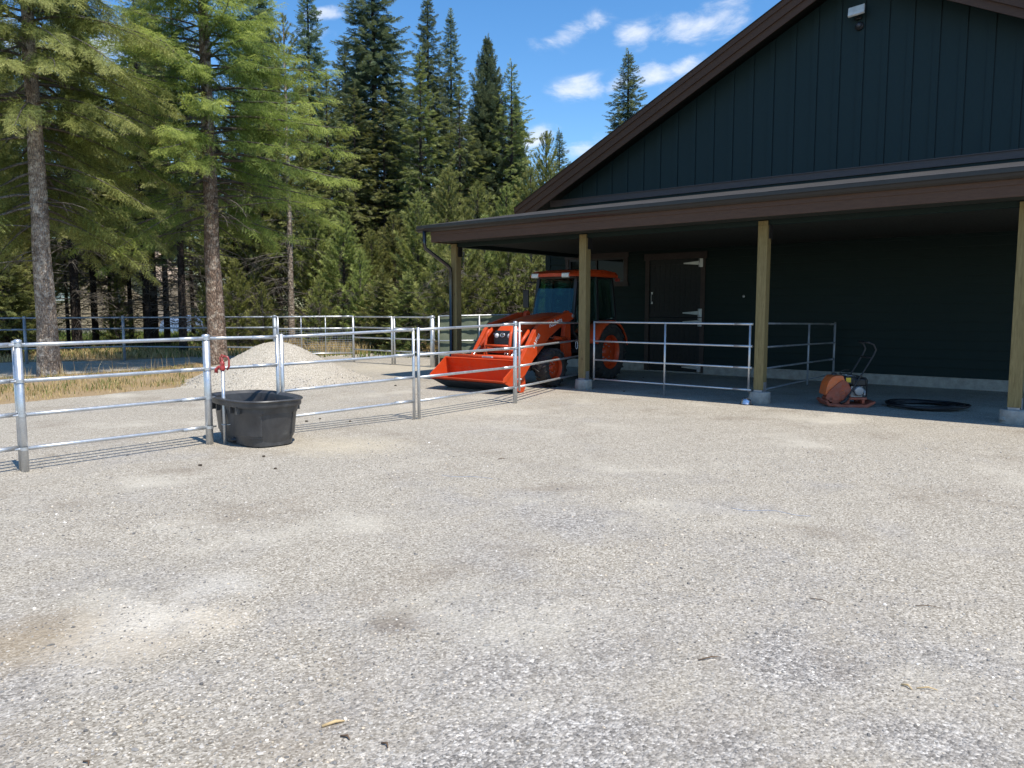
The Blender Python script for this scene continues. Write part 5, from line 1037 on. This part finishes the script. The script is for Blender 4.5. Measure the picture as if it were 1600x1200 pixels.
    m = MB(); m.tube([(3.09, -.80, .615), (3.09, .80, .615)], .036, 12); m.build('top_tube', OR, bu)
    m = MB(); m.box((3.123, -.02, .602), (3.129, .24, .630)); dc = m.build('decal', M['white'], bu); m = MB()
    for k in range(7): m.box((3.1295, .0 + k*.03, .606), (3.1305, .018 + k*.03, .626))
    m.build('decal_print', BK, dc)
    for s in (-1, 1):
        m = MB(); m.tube([(3.10, s*.50, .64), (3.10, s*.50, .70), (3.10, s*.56, .70), (3.10, s*.56, .64)], .010, 6); m.build('lifting_hook', M['chrome'], bu)
tractor()

# ------------------------------------------------------------------ plate compactor, pipe coil, small litter
def compactor():
    x, y = G(1320, 634); e = empty('plate_compactor', (x, y, 0), math.pi/2 - YAW - R(4)); tag(e, 'rusty red plate compactor with an orange water tank and tall black handle', 'plate compactor')
    m = MB(); m.prism([(-.42, .10), (-.36, .02), (-.10, .0), (.30, .0), (.42, .07), (.43, .11), (.36, .09), (.28, .05), (-.10, .05), (-.34, .07), (-.39, .13)], -.25, .25); m.build('base_plate', M['rust_red'], e, .006)
    m = MB(); m.box((-.28, -.17, .05), (.02, .17, .17)); m.box((-.10, -.2, .13), (.30, .2, .17)); m.box((.22, -.19, .06), (.27, -.13, .14)); m.box((.22, .13, .06), (.27, .19, .14)); m.tube([(-.30, -.19, .13), (-.30, .19, .13)], .045, 10); m.build('engine_bed', M['rust_red'], e, .01)
    m = MB(); pts = [(-.39, .12), (.0, .12), (.04, .30), (-.04, .45), (-.13, .47), (-.30, .32), (-.38, .22)]; m.prism(rounded(pts, 3, .25), -.19, -.165); bc = m.build('belt_cover', M['rust_red'], e)
    MB().tube([(-.17, -.192, .26), (-.10, -.195, .30), (-.08, -.195, .24), (-.15, -.192, .21)], .005, 5).build('cover_pressing', M['tank_orange'], bc)
    MB().tube([(-.13, -.195, .37), (-.07, -.195, .37)], .005, 5).build('cover_pressing', M['tank_orange'], bc)
    m = MB(); m.prism(rounded([(-.40, .20), (-.36, .42), (-.27, .54), (-.10, .55), (-.07, .46), (-.09, .40), (-.22, .36), (-.34, .20)], 4, .3), -.16, .19); m.build('water_tank', M['tank_orange'], e, .015)
    MB().lathe([(0, .585), (.04, .585), (.042, .55), (.042, .53)], (-.2, .02, 0), n=18).build('tank_cap', BLK, e)
    m = MB(); m.box((-.07, -.15, .38), (.14, .14, .53)); m.box((.06, -.17, .36), (.30, .13, .50)); m.build('fuel_tank', M['black'], e, .03)
    MB().box((-.05, -.158, .43), (.03, -.151, .51)).build('warning_sticker', M['yellow'], e)
    MB().box((.0, -.02, .531), (.10, .06, .55)).build('air_filter_label', M['white'], e)
    m = MB(); m.lathe([(0, -.19), (.07, -.19), (.085, -.17), (.085, -.08), (0, -.08)], (.17, 0, .28), 'y', 20); m.box((.05, -.12, .17), (.25, .12, .36)); r = random.Random(4)
    for k in range(7): m.box((.04, -.13, .19 + .022*k), (.27, .13, .197 + .022*k))
    m.tube([(.25, -.1, .30), (.29, -.13, .26), (.28, -.14, .20)], .03, 10); m.build('engine', M['grey_metal'], e, .004)
    m = MB()
    for s in (-1, 1): m.tube([(.29, s*.18, .17), (.30, s*.18, .47), (.27, s*.18, .51), (.08, s*.18, .56), (-.05, s*.18, .56)], .011, 6)
    m.build('roll_frame', M['black'], e)
    m = MB()
    for s in (-1, 1): m.tube([(-.12, s*.235, .09), (.0, s*.235, .25), (.14, s*.235, .50), (.36, s*.235, .90), (.40, s*.235, 1.0), (.36, s*.235, 1.09), (.28, s*.235, 1.125)], .014, 10)
    m.tube([(.28, -.235, 1.125), (.28, .235, 1.125)], .016, 10); m.tube([(.33, -.235, .86), (.33, .235, .86)], .014, 8); m.build('handle', M['black'], e)
    m = MB(); m.tube([(-.16, -.23, .07), (-.08, -.23, .11), (-.02, -.23, .2)], .028, 8); m.tube([(-.16, .23, .07), (-.08, .23, .11), (-.02, .23, .2)], .028, 8); m.build('handle_mount', M['black'], e)
    MB().tube([(-.08, .0, .55), (-.10, .02, .60), (-.02, .03, .635), (.06, .04, .63)], .009, 6).build('water_hose', M['black'], e)
BLK = M['black']
compactor()
def coil():
    x, y = G(1443, 637); pts = []; r = random.Random(8); N_ = 12; ph = [r.uniform(0, 6.28) for _ in range(N_ + 1)]; rad = [r.uniform(.47, .64) for _ in range(N_ + 1)]; ox = [r.uniform(-.07, .07) for _ in range(N_ + 1)]; oy = [r.uniform(-.05, .05) for _ in range(N_ + 1)]
    rad[-1] = .66; rad[0] = .5
    for k in range(N_):
        for j in range(36):
            t = j/36; s = t*t*(3-2*t); a = 2*math.pi*t; R_ = rad[k]*(1-s) + rad[k+1]*s; X = ox[k]*(1-s) + ox[k+1]*s; Y = oy[k]*(1-s) + oy[k+1]*s
            pts.append((X + R_*math.cos(a)*1.0, Y + R_*math.sin(a)*.95, .016 + .004*k + .012*(1 + math.sin(a*2 + ph[k]))))
    a = pts[-1]; pts += [(a[0] + .02, a[1] + .1, .03), (a[0] - .1, a[1] + .35, .015)]
    e = empty('pipe_coil', (x, y, 0), R(20)); tag(e, 'loose coil of black poly pipe lying on the shaded gravel', 'pipe coil')
    MB().tube(pts, .0165, 8).build('pipe', M['hose'], e)
    m = MB(); p = pts[0]; m.tube([p, (p[0], p[1] - .05, p[2] - .002)], .021, 10); m.build('brass_end', M['galv'], e)
coil()
def litter():
    x, y = G(1166, 632); c = empty('metal_bowl', (x, y, 0), R(10)); tag(c, 'small shiny metal bowl lying upside down beside the third post pier', 'bowl')
    MB().lathe([(.11, .0), (.118, .006), (.10, .02), (.092, .07), (.07, .105), (.04, .118), (0, .12)], n=28).build('shell', M['chrome'], c)
    MB().lathe([(.112, .001), (.121, .007), (.112, .016)], n=28).build('rim', M['black'], c)
    # cut stone lumps leaning against the rightmost pier
    r = random.Random(2)
    def rock(nm, pos, s, mat, label, cat, seed, flat=.7, group=None):
        bm = bmesh.new(); bmesh.ops.create_icosphere(bm, subdivisions=2, radius=1); q = random.Random(seed)
        for v in bm.verts:
            n = 1 + q.uniform(-.16, .16); v.co = Vector((v.co.x*s[0]*n, v.co.y*s[1]*n, v.co.z*s[2]*n + s[2]*.8))
        me = bpy.data.meshes.new(nm); bm.to_mesh(me); bm.free(); o = link_mesh(nm, me, mat); o.location = (pos[0], pos[1], 0); o.rotation_euler = (0, 0, q.uniform(0, 6)); tag(o, label, cat, group); return o
    x, y = G(1573, 661); rock('rock', (x, y), (.10, .08, .065), M['concrete'], 'brown grey rock leaning against the pier of the rightmost porch post', 'rock', 3)
    for px, py, lb, s in ((412, 714, 'dark clod on the gravel just below the stock tank', .022), (430, 733, 'dark clod a step nearer than the one below the tank', .02), (313, 728, 'dark clod in front of the thick fence post', .024), (479, 659, 'dark clod in the fence rail shadows right of the tank', .026), (500, 655, 'dark clod midway along the rail shadows', .02), (547, 659, 'dark clod at the far end of the rail shadows', .024), (618, 603, 'dark clod on the gravel beyond the fence near the bucket', .03), (1005, 590, 'dark clod in the shade behind the barred pipe panel', .02), (975, 612, 'dark clod by the shadow edge near the second post', .022)):
        rock('clod', G(px, py), (s, s*.8, s*.5), M['clod'], lb, 'clod', int(px))
    for px, py, px2, py2, w, mt, lb in ((503, 1137, 538, 1128, .018, 'wood_chip', 'pale splinter of wood on the gravel at the bottom middle'), (532, 1152, 546, 1157, .012, 'twig', 'brown curled leaf right below the pale wood splinter'), (596, 1163, 606, 1170, .012, 'twig', 'small brown leaf near the bottom middle'), (1091, 1033, 1127, 1028, .008, 'twig', 'reddish twig lying right of the centre foreground'),
                                       (1408, 1071, 1425, 1079, .012, 'wood_chip', 'tan wood chip in the right foreground'), (1432, 1077, 1465, 1080, .009, 'wood_chip', 'pale straw stalk right of the tan wood chip'), (1265, 936, 1300, 945, .006, 'twig', 'dark thin twig, left of a pair on the right foreground'), (1430, 948, 1470, 951, .006, 'twig', 'dark thin twig, right of a pair on the right foreground'), (778, 718, 790, 717, .012, 'twig', 'dark twig on the gravel in the middle distance'), (130, 1192, 138, 1198, .01, 'twig', 'rust brown leaf at the bottom left')):
        a = G(px, py); b = G(px2, py2); m_ = ((a[0]+b[0])/2 + .003, (a[1]+b[1])/2 + .01)
        o = MB().tube([(*a, .006), (*m_, .012), (*b, .005)], [w*.32, w*.4, w*.2], 6).build('twig', M[mt]); tag(o, lb, 'twig')
    pts = [(*G(1142 + 125*t, 794 + 12*t + 2*math.sin(t*9)), .004) for t in np.linspace(0, 1, 14)]; tag(MB().tube(pts, .0016, 5).build('string', M['blue_string']), 'faint length of blue string on the open gravel, right of the middle', 'string')
    pts = [(*G(690 + 80*t, 743 + 5*t + math.sin(t*7)), .004) for t in np.linspace(0, 1, 10)]; tag(MB().tube(pts, .0014, 5).build('string', M['blue_string']), 'faint length of blue string on the gravel left of the middle', 'string')
litter()
